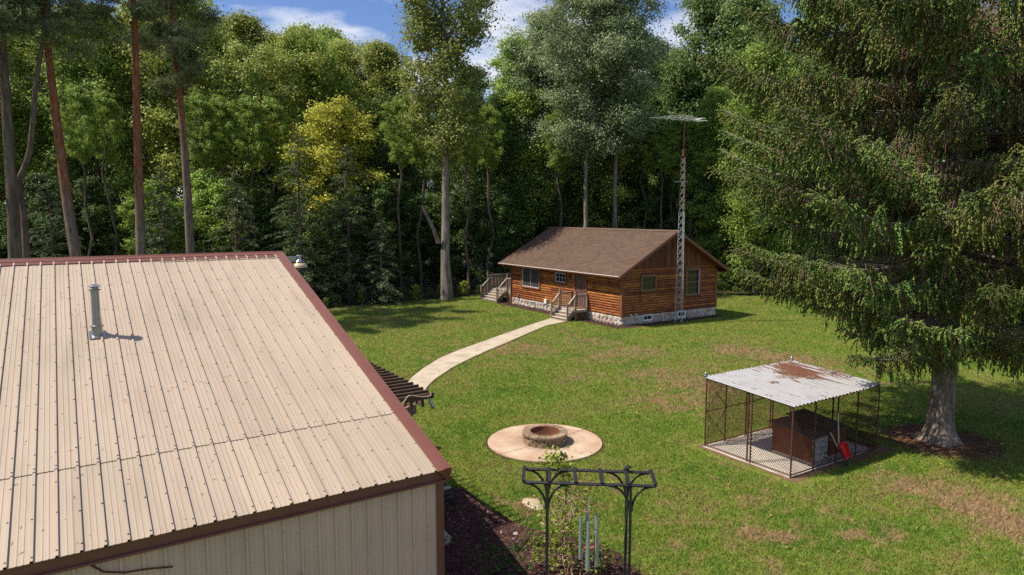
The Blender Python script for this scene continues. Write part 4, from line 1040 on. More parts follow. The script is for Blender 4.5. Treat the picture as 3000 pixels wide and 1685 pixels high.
# ------------------------------------------------------------------ fire pit
pit = thing('fire_pit', 'round stone block fire pit with rusty steel liner', 'fire pit', (*FP, .03))
def wedge(r0, r1, th0, th1, z0, z1):
    mb = MB(); P_ = []
    for r in (r0, r1):
        for k in range(4): P_.append((r*math.cos(th0+(th1-th0)*k/3), r*math.sin(th0+(th1-th0)*k/3)))
    j = lambda: rnd.uniform(-.004, .004)
    vs = [(FP[0]+x+j(), FP[1]+y+j(), z0) for x, y in P_]+[(FP[0]+x+j(), FP[1]+y+j(), z1+j()*.5) for x, y in P_]
    fs = [(4, 5, 6, 7, 3, 2, 1, 0), (12, 13, 14, 15, 11, 10, 9, 8)]
    for k in range(3): fs += [(k, k+1, 9+k, 8+k), (4+k, 5+k, 13+k, 12+k)]
    fs += [(0, 4, 12, 8), (3, 7, 15, 11)]
    return mb.add(vs, fs)
for c in range(3):
    n = 17
    for k in range(n):
        th0 = 2*PI*(k+.5*(c % 2))/n+.012; r1 = .60+rnd.uniform(-.012, .012)
        wedge(.42, r1, th0, th0+2*PI/n-.03, .03+c*.076+.003, .03+(c+1)*.076-.002).build('block', M['pitblock'], pit, bevel=.008)
n = 15
for k in range(n):
    th0 = 2*PI*k/n; wedge(.405, .635+rnd.uniform(-.01, .01), th0+.008, th0+2*PI/n-.008, .26, .325+rnd.uniform(-.003, .004)).build('cap_block', M['pitblock'], pit, bevel=.01)
mb = MB().lathe((*FP, .03), [(.40, .03), (.40, .10), (.393, .11), (.40, .12), (.40, .18), (.393, .19), (.40, .20), (.40, .285), (.425, .30), (.425, .306), (.39, .306), (.385, .03)], 40)
mb.build('steel_liner', M['pitrust'], pit, True)
mb = MB(); mb.lathe((*FP, .03), [(.39, .07), (.2, .09), (.0, .08)], 24); mb.build('ash_bed', M['ash'], pit, True)
gr = MB(); rot = Matrix.Rotation(R(-35), 3, 'Z')
for k in range(9):
    p0 = rot @ Vector((-.22, -.2+.05*k, .0)); p1 = rot @ Vector((.18, -.2+.05*k, .12)); c0 = Vector((FP[0]-.14, FP[1]+.02, .20))
    gr.tube([c0+p0, c0+p1], .006, 5); q0 = rot @ Vector((-.22+.05*k, -.2, .12*(k/8))); q1 = rot @ Vector((-.22+.05*k, .2, .12*(k/8))); gr.tube([c0+q0, c0+q1], .006, 5)
tag(gr.build('cooking_grate', M['rust']), 'wire cooking grate propped inside the fire pit', 'grate')

# ------------------------------------------------------------------ arbor, chime
AZT = 2.30
FL, FR = Vector((5.49, 8.19, 0)), Vector((7.05, 7.0, 0)); DV = Vector((.315, .43, 0))
arb = thing('garden_arbor', 'black metal garden arbor with curved braces and ladder top', 'arbor', ((FL+FR)/2+DV/2))
ax_ = (FR-FL); Lx = ax_.length; ax_.normalize()
for d in (Vector((0, 0, 0)), DV):
    MB().tube([FL+d-ax_*.01+Vector((0, 0, AZT)), FR+d+ax_*.01+Vector((0, 0, AZT))], .026, 4).build('beam', M['black_metal'], arb)
    for f in (.185, .815):
        p = FL+d+ax_*Lx*f
        MB().tube([p, p+Vector((0, 0, AZT-.028))], .028, 4).build('post', M['black_metal'], arb)
        for s in (-1, 1):
            pts = []
            for k in range(9):
                th = k/8*PI/2; pts.append(p+ax_*s*(.015+.31*(1-math.cos(th)))+Vector((0, 0, AZT-.40+.385*math.sin(th))))
            MB().tube(pts, .018, 6).build('brace', M['black_metal'], arb, True)
for k in range(6):
    p = FL+ax_*Lx*(k/5); q = p+DV
    MB().bar(p-DV*.05+Vector((0, 0, AZT+.036)), q+DV*.05+Vector((0, 0, AZT+.036)), .055, .016).build('rung', M['black_metal'], arb, bevel=.003)
p = FL+DV+ax_*Lx*.815
for kk, off in enumerate((.03, -.03)):
    MB().tube(bez([p+Vector((off, 0, AZT-.1)), p+Vector((off*.4, -.02, 1.7)), p+Vector((off*1.3, 0, 1.1)), p+Vector((off*.5, .01, .5)), p+Vector((off, 0, 0))]), .004, 5).build('wire', M['galv'], arb)
mb = MB(); mb.lathe(p+Vector((.02, .0, AZT+.0)), [(.015, 0), (.015, .05), (.05, .06), (.055, .075), (.035, .09), (0, .095)], 16)
tag(mb.build('solar_light', M['black_metal'], None, True), 'small round black solar light on top of the arbor', 'light')
HC = FL+ax_*Lx*.505+Vector((0, -.0, 0))
ch = thing('wind_chime', 'long greenish metal wind chime hanging from the arbor', 'wind chime', HC+Vector((0, 0, .95)))
MB().tube(bez([HC+Vector((0, 0, AZT+.03)), HC+Vector((.02, -.02, AZT)), HC+Vector((0, 0, AZT-.05)), HC+Vector((0, 0, 2.12))]), .006, 6).build('hook', M['copper'], ch)
pts = [HC+ax_*.15*math.cos(k*PI/12)+DV.normalized()*.15*math.sin(k*PI/12)+Vector((0, 0, 1.93)) for k in range(25)]
MB().tube(pts, .006, 5, False).build('hoop', M['copper'], ch)
for k in range(3):
    th = R(20)+k*2*PI/3; e_ = HC+ax_*.15*math.cos(th)+DV.normalized()*.15*math.sin(th)+Vector((0, 0, 1.93)); a0 = HC+Vector((0, 0, 2.12))
    mb = MB()
    for i in range(9):
        q0, q1 = a0.lerp(e_, i/9), a0.lerp(e_, (i+1.15)/9); mb.bar(q0, q1, .012 if i % 2 else .004, .004 if i % 2 else .012)
    mb.build('chain', M['galv'], ch)
for i, (th, L, z) in enumerate(((175, .66, 1.78), (262, .76, 1.77), (340, .74, 1.78), (100, .92, 1.84), (30, .70, 1.80))):
    th = R(th); e_ = HC+ax_*.125*math.cos(th)+DV.normalized()*.125*math.sin(th)
    mb = MB().lathe(e_, [(.022, z), (.028, z), (.028, z-L), (.022, z-L), (.022, z)], 16); mb.build('tube', M['chime'], ch, True)
    MB().tube([e_+Vector((0, 0, z-.02)), e_*.83+HC*.17+Vector((0, 0, 1.93))], .003, 4).build('string', M['galv'], ch)
MB().lathe(HC+Vector((0, 0, 1.32)), [(0, .012), (.085, .012), (.085, -.012), (0, -.012)], 16).build('striker', M['copper'], ch, True)
MB().tube([HC+Vector((0, 0, 1.93)), HC+Vector((0, 0, .8))], .002, 4).build('striker_cord', M['galv'], ch)

# ------------------------------------------------------------------ rocks, rack
def rock(name, label, c, r, mat, seed, group=None):
    bm = bmesh.new(); bmesh.ops.create_icosphere(bm, subdivisions=2, radius=1); g = random.Random(seed)
    ph = [g.uniform(0, 6) for _ in range(6)]
    for v in bm.verts:
        p = v.co.copy(); k = 1+.13*math.sin(p.x*3+ph[0])+.12*math.sin(p.y*4+ph[1])+.1*math.sin(p.z*5+ph[2])
        v.co = Vector((p.x*r[0], p.y*r[1], p.z*r[2]))*k
    me = bpy.data.meshes.new(name); bm.to_mesh(me); bm.free(); me.materials.append(mat)
    o = link(name, me, None, (c[0], c[1], r[2]*.45)); o.rotation_euler = (0, 0, g.uniform(0, 6)); return tag(o, label, 'rock', group)
rock('rock', 'large pale grey rock against the barn corner', (5.62, 11.28), (.24, .2, .17), M['rock'], 3)
for i, (x, y, r) in enumerate(((6.85, 11.0, .03), (7.05, 10.78, .05), (6.9, 10.62, .03), (5.6, 12.05, .10), (5.9, 11.9, .09), (7.75, 10.85, .05))):
    rock('rock', ('small pale stone in the sunlit mulch edge nearest the barn shadow', 'largest pale stone on the sunlit mulch edge', 'small pale stone in front of the largest edge stone', 'rough white stone in the shaded mulch by the barn', 'second rough white stone in the shaded mulch', 'small tan stone lying on the grass beside the arbor post')[i], (x, y), (r*1.5, r, r*.6), M['rock'] if i < 5 else M['tanrock'], 10+i)
rock('stepping_stone', 'flat tan stone set in the lawn behind the arbor', (8.14, 11.72), (.33, .22, .035), M['tanrock'], 31)
rc = thing('yard_rack', 'black metal rack with a brown slat lying beside the barn', 'rack', (6.3, 13.0, 0))
for du in (0, .55):
    MB().tube(bez([(6.1+du, 12.75, 0), (6.08+du, 12.8, .25), (6.1+du, 13.1, .30), (6.12+du, 13.2, 0)], 4), .014, 6).build('leg', M['black_metal'], rc, True)
for k in range(5): MB().tube([(6.05, 12.72+.1*k, .26+.01*k), (6.75, 12.72+.1*k, .26+.01*k)], .009, 6).build('bar', M['black_metal'], rc, True)
MB().bar((6.02, 13.02, .33), (6.72, 13.12, .36), .07, .03).build('slat', M['trimwood'], rc)
MB().bar((6.30, 12.86, .31), (6.72, 12.92, .31), .12, .02).build('panel', M['rock'], rc)
MB().bb((6.0, 12.65, .02), (6.7, 12.95, .2)).build('tray', M['black_metal'], rc, bevel=.02)

# ------------------------------------------------------------------ vegetation
def limb_tubes(limbs, mat, name, n=6):
    mb = MB()
    for pts, rs in limbs: mb.tube(pts, rs, n, False)
    me = bpy.data.meshes.new(name); me.from_pydata(mb.v, [], mb.f); me.materials.append(mat)
    me.polygons.foreach_set('use_smooth', [True]*len(me.polygons)); return me
def curve_limb(p, d, L, g, up=.3, n=5, wob=.12):
    pts = [np.array(p, float)]; d = np.array(d, float); d /= np.linalg.norm(d)
    for k in range(n):
        d = d+g.normal(size=3)*wob+np.array([0, 0, up/n]); d /= np.linalg.norm(d); pts.append(pts[-1]+d*L/n)
    return pts
def leaf_mesh(C, a, w, up, g, mat, droop=0., out=None):
    n = len(C); nn = g.normal(size=(n, 3))*.55; nn[:, 2] += up
    if out is not None: nn += out/(np.linalg.norm(out, axis=1)[:, None]+1e-6)*1.15
    nn /= np.linalg.norm(nn, axis=1)[:, None]
    d = np.cross(nn, g.normal(size=(n, 3))); d[:, 2] -= droop; d /= np.linalg.norm(d, axis=1)[:, None]
    s = np.cross(nn, d); s /= np.linalg.norm(s, axis=1)[:, None]+1e-9
    sz = g.uniform(.7, 1.3, n)
    return np_mesh('crown', *(lambda VF: (VF[0], [VF[1]]))(quads(C, d, s, a*sz, w*sz)), mat)
def broadleaf(seed, H, cb, rx, nleaf, leaf=.095, nbr=34, lean=0., barkm='bark_dark', open_=1., prof=None, stems=1, r0=None, tk=.6):
    g = np.random.default_rng(seed); limbs = []; centers = []; wts = []
    r0 = r0 or H*.011; LR = min(1., H/15)
    for st in range(stems):
        az = g.random()*6.28; sp = .16 if stems > 1 else 0
        top = np.array([math.cos(az)*H*sp+lean*H, math.sin(az)*H*sp, H*(1-.07*st)])
        nt_ = 9; tr = []
        for k in range(nt_+1):
            f = k/nt_; q = top*np.array([f**1.3, f**1.3, f]); q[:2] += g.normal(size=2)*.10*LR*(k > 0); tr.append(q)
        limbs.append(([Vector(q) for q in tr], [r0*(1-.93*k/nt_)*(1.35 if k == 0 else 1)+.012*LR for k in range(nt_+1)]))
        T = np.array(tr)
        for i in range(nbr//stems):
            f = cb+(1-cb)*((i+g.random())/(nbr//stems)); z = f*top[2]
            p = np.array([np.interp(z, T[:, 2], T[:, 0]), np.interp(z, T[:, 2], T[:, 1]), z])
            az = i*2.4+g.normal()*.4; t = (f-cb)/(1-cb)
            pr = prof(t) if prof else (math.sin(PI*min(1, (t*.86+.12)))**.75)
            L = rx*pr*g.uniform(.7, 1.12)
            el = .25+.75*t+g.normal()*.12
            d = (math.cos(az)*math.cos(el), math.sin(az)*math.cos(el), math.sin(el))
            pts = curve_limb(p, d, L, g, .35); rb = r0*.38*(1-.6*t)
            limbs.append(([Vector(q) for q in pts], [rb*(1-.85*k/5)+.006*LR for k in range(6)]))
            for k in range(2, 6):
                centers.append(pts[k]); wts.append(.8)
                for s in range(3 if k < 5 else 4):
                    dd = np.array(d)*.5+g.normal(size=3)*np.array([1, 1, .55]); l2 = L*g.uniform(.18, .36)*(1.15-.1*k)+.25*LR
                    pp = curve_limb(pts[k], dd, l2, g, .3, 3)
                    if s < 2: limbs.append(([Vector(q) for q in pp], [.035*LR, .026*LR, .018*LR, .009*LR]))
                    centers += [pp[2], pp[3]]; wts += [.8, 1.2]
    C0 = np.array(centers); wts = np.array(wts)*g.uniform(.25, 1.6, len(wts))**open_
    idx = g.choice(len(C0), nleaf, p=wts/wts.sum())
    spread = .16*LR+.0105*H
    off = g.normal(size=(nleaf, 3))*np.array([spread, spread, spread*tk])*np.exp(g.normal(size=(nleaf, 1))*.22)
    return limb_tubes(limbs, M[barkm], 'trunk', 6), leaf_mesh(C0[idx]+off, leaf, leaf*.66, .6, g, M['leaf'], out=off)
def hemlock(seed, H, rx, nq, mat, barkm='bark_dark', tip=.12):
    g = np.random.default_rng(seed); limbs = [([Vector((0, 0, H*k/6)) for k in range(7)], [H*.013*(1-k/6.3)+.01 for k in range(7)])]
    C = []; Dv = []
    nb_ = int(H*9)
    for i in range(nb_):
        f = .04+.95*(i+g.random())/nb_; z = f*H; az = g.random()*6.28; L = rx*(1-f)**.8*g.uniform(.6, 1.15)+.25
        d0 = np.array([math.cos(az), math.sin(az), .12]); side = np.array([-math.sin(az), math.cos(az), 0])
        pts = [np.array([0, 0, z])+d0*L*k/5+np.array([0, 0, -.30*L*(k/5)**2]) for k in range(6)]
        limbs.append(([Vector(q) for q in pts], [.028*(1-k/5.5)+.004 for k in range(6)]))
        m = int(nq*L*1.0)
        t = g.random(m)**.7; Pm = np.array(pts); base = np.stack([np.interp(t*5, range(6), Pm[:, c]) for c in range(3)], 1)
        sw = (1-t)*.38*L*.9+.10; s = g.uniform(-1, 1, m); 
        c = base+side*(s*sw)[:, None]+d0*(np.abs(s)*sw*.55)[:, None]; c[:, 2] -= np.abs(s)*sw*.28-g.normal(size=m)*.05
        C.append(c); dd = d0*.8+side*np.sign(s)[:, None]*.8; dd = dd+g.normal(size=(m, 3))*.3; dd[:, 2] -= .3; Dv.append(dd)
    C = np.concatenate(C); D = np.concatenate(Dv); D /= np.linalg.norm(D, axis=1)[:, None]
    nn = g.normal(size=C.shape)*.5+np.array([0, 0, 1.]); s = np.cross(nn, D); s /= np.linalg.norm(s, axis=1)[:, None]
    sz = g.uniform(.7, 1.3, len(C))
    V_, F_ = quads(C, D, s, tip*sz, tip*.32*sz)
    return limb_tubes(limbs, M[barkm], 'trunk', 6), np_mesh('crown', V_, [F_], M['needle'])
def plant(name, label, cat, pair, loc, tint, sc=1., rz=None, group=None, szk=1., trunk=True):
    loc = Vector(loc)
    e = thing(name, label, cat, loc, group); e.rotation_euler = (0, 0, rnd.random()*6.28 if rz is None else rz); e.scale = (sc, sc, sc*szk)
    if trunk: link('trunk', pair[0], e)
    c = link('crown', pair[1], e); c.color = (*tint, 1)
    return e

P_POP = broadleaf(1, 25, .44, 4.7, 60000, .082, 46, barkm='bark_grey', r0=.24, prof=lambda t: (.55+.9*t)*(1-t**3*.55) if t < .8 else .78*(1.6-t))
P_MAP = broadleaf(2, 15, .22, 4.4, 46000, .092, 40, prof=lambda t: math.sin(PI*(t*.8+.18))**.6)
P_OPEN = broadleaf(3, 19, .36, 4.8, 33000, .09, 30, barkm='bark_grey', open_=1.6, stems=3)
P_TALL = broadleaf(4, 21, .30, 4.2, 46000, .09, 40, open_=1.3)
P_TALL2 = broadleaf(5, 20, .12, 4.4, 50000, .09, 44, open_=1.2)
P_OAK = broadleaf(6, 27, .37, 5.0, 50000, .094, 54, barkm='bark_grey', open_=1.8, prof=lambda t: (.50+.55*t if t < .6 else .95-.9*(t-.6)), r0=.36, tk=.5)
P_LOW = broadleaf(8, 9, .06, 3.0, 27000, .086, 34)
P_SHR = broadleaf(9, 2.6, .05, 1.35, 5500, .06, 20, r0=.03)
P_HEM = hemlock(21, 13, 3.9, 34, None)
P_HEM2 = hemlock(22, 10, 3.4, 34, None)

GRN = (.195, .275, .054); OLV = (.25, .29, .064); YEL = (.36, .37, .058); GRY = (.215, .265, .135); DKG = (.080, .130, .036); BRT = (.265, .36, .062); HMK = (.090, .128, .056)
# the trees that stand out
def base(px, Y): return W((px*DK-1500)/1988.*Y, Y, 0)
plant('oak_tree', 'tallest grey-trunked tree at the lawn edge left of the cabin', 'tree', P_OAK, gp(1310, 878), (.185, .215, .055), 1., 1.0)
lt = limb_tubes([([at(1285, 712, 49.8), at(1270, 670, 49.5), at(1250, 630, 49.2), at(1237, 603, 49.)], [.16, .13, .11, .08])], M['bark_grey'], 'broken_limb')
oak = [o for o in bpy.data.objects if o.name == 'oak_tree'][0]
lo_ = link('broken_limb', lt, oak); lo_.matrix_parent_inverse = Matrix.Rotation(1.0, 4, 'Z').inverted() @ Matrix.Translation(-oak.location)
plant('poplar_tree', 'grey-green poplar with pale trunk directly behind the cabin roof', 'tree', P_POP, base(1470, 57), GRY, 1.0, .4)
plant('poplar_tree', 'grey-green poplar just right of the other behind the cabin ridge', 'tree', P_POP, base(1545, 58), (.195, .25, .12), 1.06, 2.2)
plant('poplar_tree', 'pale poplar left of the cabin roof beside the tall oak', 'tree', P_POP, base(1375, 62), (.22, .28, .15), .90, 3.9)
plant('maple_tree', 'yellow-topped maple standing out against the green wood', 'tree', P_MAP, base(850, 53), YEL, 1.06, .7, None, .84)
plant('maple_tree', 'low green maple below the yellow maple', 'tree', P_MAP, base(800, 55), (.22, .29, .055), .76, 2.5)
plant('ash_tree', 'many-stemmed pale ash left of the yellow maple', 'tree', P_OPEN, base(722, 57), (.24, .29, .075), 1.10, .2)
plant('ash_tree', 'slender open-crowned tree right of the ash against the sky', 'tree', P_OPEN, base(830, 62), OLV, 1.08, 3.2)
plant('hemlock_tree', 'broad drooping hemlock in front of the wood left of the grey trunk', 'tree', P_HEM, base(880, 48), HMK, .86)
plant('hemlock_tree', 'dark hemlock rising behind the barn lamp', 'tree', P_HEM, base(760, 47), (.10, .145, .058), .92)
plant('hemlock_tree', 'smaller hemlock beside the third pine trunk', 'tree', P_HEM2, base(600, 46), (.115, .145, .06), .95)
plant('hemlock_tree', 'low spreading hemlock at the lawn edge', 'tree', P_HEM2, base(960, 47.5), (.11, .155, .075), .62)
plant('hemlock_tree', 'hemlock half hidden behind the second pine trunk', 'tree', P_HEM2, base(420, 46), HMK, .95)
plant('hemlock_tree', 'hemlock behind the barn ridge at the far left', 'tree', P_HEM2, base(140, 45), HMK, .9)
plant('maple_tree', 'bright green tree right of the cabin behind the antenna tower', 'tree', P_TALL2, base(1790, 60), (.20, .29, .055), .82, .5)
plant('maple_tree', 'dense tall tree between the poplars and the spruce', 'tree', P_TALL2, base(1850, 64), (.135, .20, .062), 1.25, 1.5)
plant('maple_tree', 'tall dark green tree just right of the antenna tower', 'tree', P_TALL2, base(1760, 67), (.13, .19, .06), 1.32, 2.5)
fill_later = True
# the wood behind
MARKS = [(-60, 'picture edge left of the dark trunk'), (35, 'thick dark trunk at the left edge'), (185, 'leftmost red pine'), (350, 'middle red pine'), (475, 'curved red pine'), (600, 'small hemlock'), (722, 'pale ash'), (850, 'yellow maple'), (960, 'low hemlock'),
         (1115, 'tall oak'), (1260, 'side deck of the cabin'), (1375, 'pale left poplar'), (1470, 'middle poplar'), (1545, 'right poplar'), (1710, 'antenna tower'), (1850, 'dense tall tree by the spruce'), (2050, 'left tips of the spruce'), (2250, 'middle of the spruce'), (2450, 'spruce trunk'), (2650, 'right side of the spruce')]
LABS = {}
def where(x, words):
    m = min(MARKS, key=lambda q: abs(q[0]-x)); rel = 'in line with the' if abs(m[0]-x) < 16 else ('just left of the' if x < m[0] else 'just right of the') if abs(m[0]-x) < 45 else ('well left of the' if x < m[0] else 'well right of the')
    l = words+' '+rel+' '+m[1]; LABS[l] = LABS.get(l, 0)+1
    return l if LABS[l] == 1 else ('second ', 'third ', 'fourth ')[min(LABS[l]-2, 2)]+l
def fill(n0, n1, Y0, Y1, step, protos, tints, hs, words, group):
    x = n0
    while x < n1:
        Y = rnd.uniform(Y0, Y1); X = (x*DK-1500)/1988.*Y; k = rnd.uniform(.8, 1.2); t_ = rnd.choice(tints)
        plant('forest_tree', where(x, words), 'tree', rnd.choice(protos), W(X, Y, 0), tuple(c*k for c in t_), rnd.uniform(*hs), None, group)
        x += step*rnd.uniform(.75, 1.3)
fill(-150, 560, 52, 60, 95, [P_TALL, P_TALL2], [GRN, BRT, OLV], (1.0, 1.25), 'tall leafy tree', 'wood behind the pines')
fill(-200, 560, 62, 74, 100, [P_TALL, P_TALL2], [GRN, OLV, BRT], (1.1, 1.4), 'far tall leafy tree', 'deep wood behind the pines')
fill(560, 1000, 60, 66, 90, [P_TALL, P_TALL2], [GRN, OLV], (1.0, 1.16), 'mid-height leafy tree', 'wood behind the yellow maple')
fill(600, 1000, 70, 80, 110, [P_TALL2], [GRN, OLV], (1.1, 1.28), 'far leafy tree', 'far wood behind the yellow maple')
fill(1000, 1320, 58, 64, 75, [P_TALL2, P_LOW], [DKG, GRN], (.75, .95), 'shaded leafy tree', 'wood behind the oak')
fill(1300, 1950, 62, 72, 80, [P_TALL, P_TALL2], [GRN, OLV, DKG], (.95, 1.25), 'leafy wood tree', 'wood behind the cabin')
fill(1900, 2800, 50, 64, 110, [P_TALL, P_TALL2], [GRN, OLV, BRT], (.9, 1.2), 'leafy wood tree', 'wood behind the spruce')
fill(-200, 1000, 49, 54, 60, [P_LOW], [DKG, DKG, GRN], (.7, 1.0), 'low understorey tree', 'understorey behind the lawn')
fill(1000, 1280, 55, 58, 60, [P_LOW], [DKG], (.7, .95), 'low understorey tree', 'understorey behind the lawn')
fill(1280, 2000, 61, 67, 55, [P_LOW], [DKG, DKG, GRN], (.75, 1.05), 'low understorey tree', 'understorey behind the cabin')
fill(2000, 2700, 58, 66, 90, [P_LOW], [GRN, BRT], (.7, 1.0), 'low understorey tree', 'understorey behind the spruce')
fill(980, 2000, 76, 92, 60, [P_TALL2], [GRN, DKG], (.8, 1.0), 'far wood tree', 'far wood behind the cabin')
# slender bare trunks among the poplars
for i, (px, Y) in enumerate(((1400, 58), (1620, 60), (1660, 59), (1690, 61), (1580, 63), (1740, 60), (225, 47), (290, 49), (520, 50), (570, 51), (640, 51), (700, 52), (1010, 52), (1060, 54), (1180, 53), (1230, 55))):
    b0 = base(px, Y); g = np.random.default_rng(50+i); pts = [b0]
    for k in range(1, 7): pts.append(b0+Vector((g.normal()*.15*k**.5, g.normal()*.15*k**.5, 2.3*k)))
    e = thing('forest_tree', where(px, 'thin dark trunk'), 'tree', b0, 'thin trunks in the wood')
    link('trunk', limb_tubes([([p-b0 for p in pts], [.13, .12, .11, .10, .085, .06, .03])], M['bark_dark'], 'trunk'), e)
    c = link('crown', P_LOW[1], e, (0, 0, 9.5)); c.color = (*GRN, 1); c.scale = (.5, .5, .55)
# shrubs along the lawn edge
i = 0
for (x, y) in [(a[0]+(b[0]-a[0])*f, a[1]+(b[1]-a[1])*f) for a, b in zip(LAWN[4:14], LAWN[5:15]) for f in np.arange(0, 1, 1.1/math.dist(a, b))]:
    d = math.hypot(x, y)
    ang = math.degrees(math.atan2(x, y))-YAW
    if abs(ang) > 44: continue
    rightside = x > 31; pxd = (1500+1988*math.tan(R(ang)))/DK
    if 1275 < pxd < 1790: continue
    plant('shrub', where((1500+1988*math.tan(R(ang)))/DK, 'bright fern-like shrub' if rightside else 'low green edge shrub'), 'shrub', P_SHR, (x+rnd.uniform(-.2, .8), y+rnd.uniform(.2, 1.0), 0),
          (.13, .19, .035) if rightside else rnd.choice([GRN, OLV, DKG]), rnd.uniform(.22, .42) if not rightside else rnd.uniform(.5, .9), None, 'shrubs right of the cabin' if rightside else 'shrubs on the lawn edge')

# ---- pines (trunk follows its own lean, tufts of needles near the top)
def tuft_mesh(C, g, L=.17, per=7):
    n = len(C); Cc = np.repeat(C, per, 0); d = g.normal(size=(n*per, 3)); d[:, 2] += .5; d /= np.linalg.norm(d, axis=1)[:, None]
    s = np.cross(d, g.normal(size=d.shape)); s /= np.linalg.norm(s, axis=1)[:, None]
    return np_mesh('crown', *(lambda VF: (VF[0], [VF[1]]))(quads(Cc+d*L*.5, d, s, L*.5, .017)), M['needle'])
def pine(label, path, Y, r0, seed, z0, nbr, pads, red=7.5, tint=(.15, .185, .085), barkm='bark_pine'):
    g = np.random.default_rng(seed); pts = [at(x*DK, y*DK, Y) for x, y in path]; b = pts[0].copy(); k = (pts[0]-pts[1]); b = pts[0]+k*(pts[0].z/max(.1, -k.z)) if k.z < 0 else b; b.z = 0
    pts = [b]+[p for p in pts if p.z > .5]; e = thing('pine_tree', label, 'tree', b)
    rel = [p-b for p in bez(pts, 4)]; H = rel[-1].z
    tr = ([p for p in rel], [r0*(1-.72*p.z/H) for p in rel])
    me = limb_tubes([tr], M[barkm], 'trunk', 12); link('trunk', me, e).color = (red/20, 0, 0, 1)
    limbs = []; C = []
    Z = np.array([[p.x, p.y, p.z] for p in rel])
    for i in range(nbr):
        z = z0+(H-z0)*(i+g.random())/nbr; p = np.array([np.interp(z, Z[:, 2], Z[:, 0]), np.interp(z, Z[:, 2], Z[:, 1]), z])
        az = g.random()*6.28; L = g.uniform(1.2, 3.4)*(1.1-.5*(z-z0)/(H-z0)); dead = z < z0+(H-z0)*pads
        q = curve_limb(p, (math.cos(az), math.sin(az), g.uniform(.0, .5)), L*(.55 if dead else 1), g, .2, 5, .16)
        limbs.append(([Vector(v) for v in q], [.045, .036, .028, .02, .014, .008]))
        if dead:
            for s in range(2): limbs.append(([Vector(v) for v in curve_limb(q[3], g.normal(size=3), L*.25, g, .2, 3)], [.012, .01, .007, .004]))
        else:
            for k_ in range(2, 6):
                for s in range(3):
                    tw = curve_limb(q[k_], np.array(q[5])-np.array(q[0])+g.normal(size=3)*L*.7, L*.3, g, .5, 3); limbs.append(([Vector(v) for v in tw], [.014, .01, .007, .004]))
                    m = 17; C.append(np.array(tw[3])+g.normal(size=(m, 3))*np.array([.28, .28, .12])); C.append(np.array(tw[2])+g.normal(size=(10, 3))*np.array([.2, .2, .1]))
    link('branches', limb_tubes([(p_, [r_*.6 for r_ in rr]) for p_, rr in limbs], M['bark_grey'], 'branches', 5), e)
    if C: c = link('crown', tuft_mesh(np.concatenate(C), g), e); c.color = (*tint, 1)
    return e
pine('leftmost red-barked pine leaning over the barn ridge', [(190, 640), (168, 500), (142, 300), (118, 100), (105, -60), (95, -260)], 36, .31, 1, 12.0, 26, .25)
pine('straight red-barked pine in the middle of the three', [(355, 640), (350, 480), (344, 280), (340, 100), (333, -60), (325, -260)], 38, .30, 2, 9.5, 34, .40)
pine('curved pine with red upper trunk nearest the ash', [(478, 610), (468, 430), (455, 270), (435, 80), (425, -40), (420, -200)], 42, .30, 3, 9.0, 44, .30, 11.)
pine('thick dark pine trunk at the left edge of the wood', [(38, 640), (30, 480), (18, 300), (5, 100), (-5, -60), (-15, -260)], 34, .34, 4, 11.0, 30, .15, barkm='bark_dark')
pine('thin dark forked pine beside the left edge trunk', [(66, 640), (60, 540), (48, 460), (75, 380), (92, 200), (115, 60), (130, -80), (140, -240)], 35, .20, 5, 12.0, 22, .2, barkm='bark_dark')

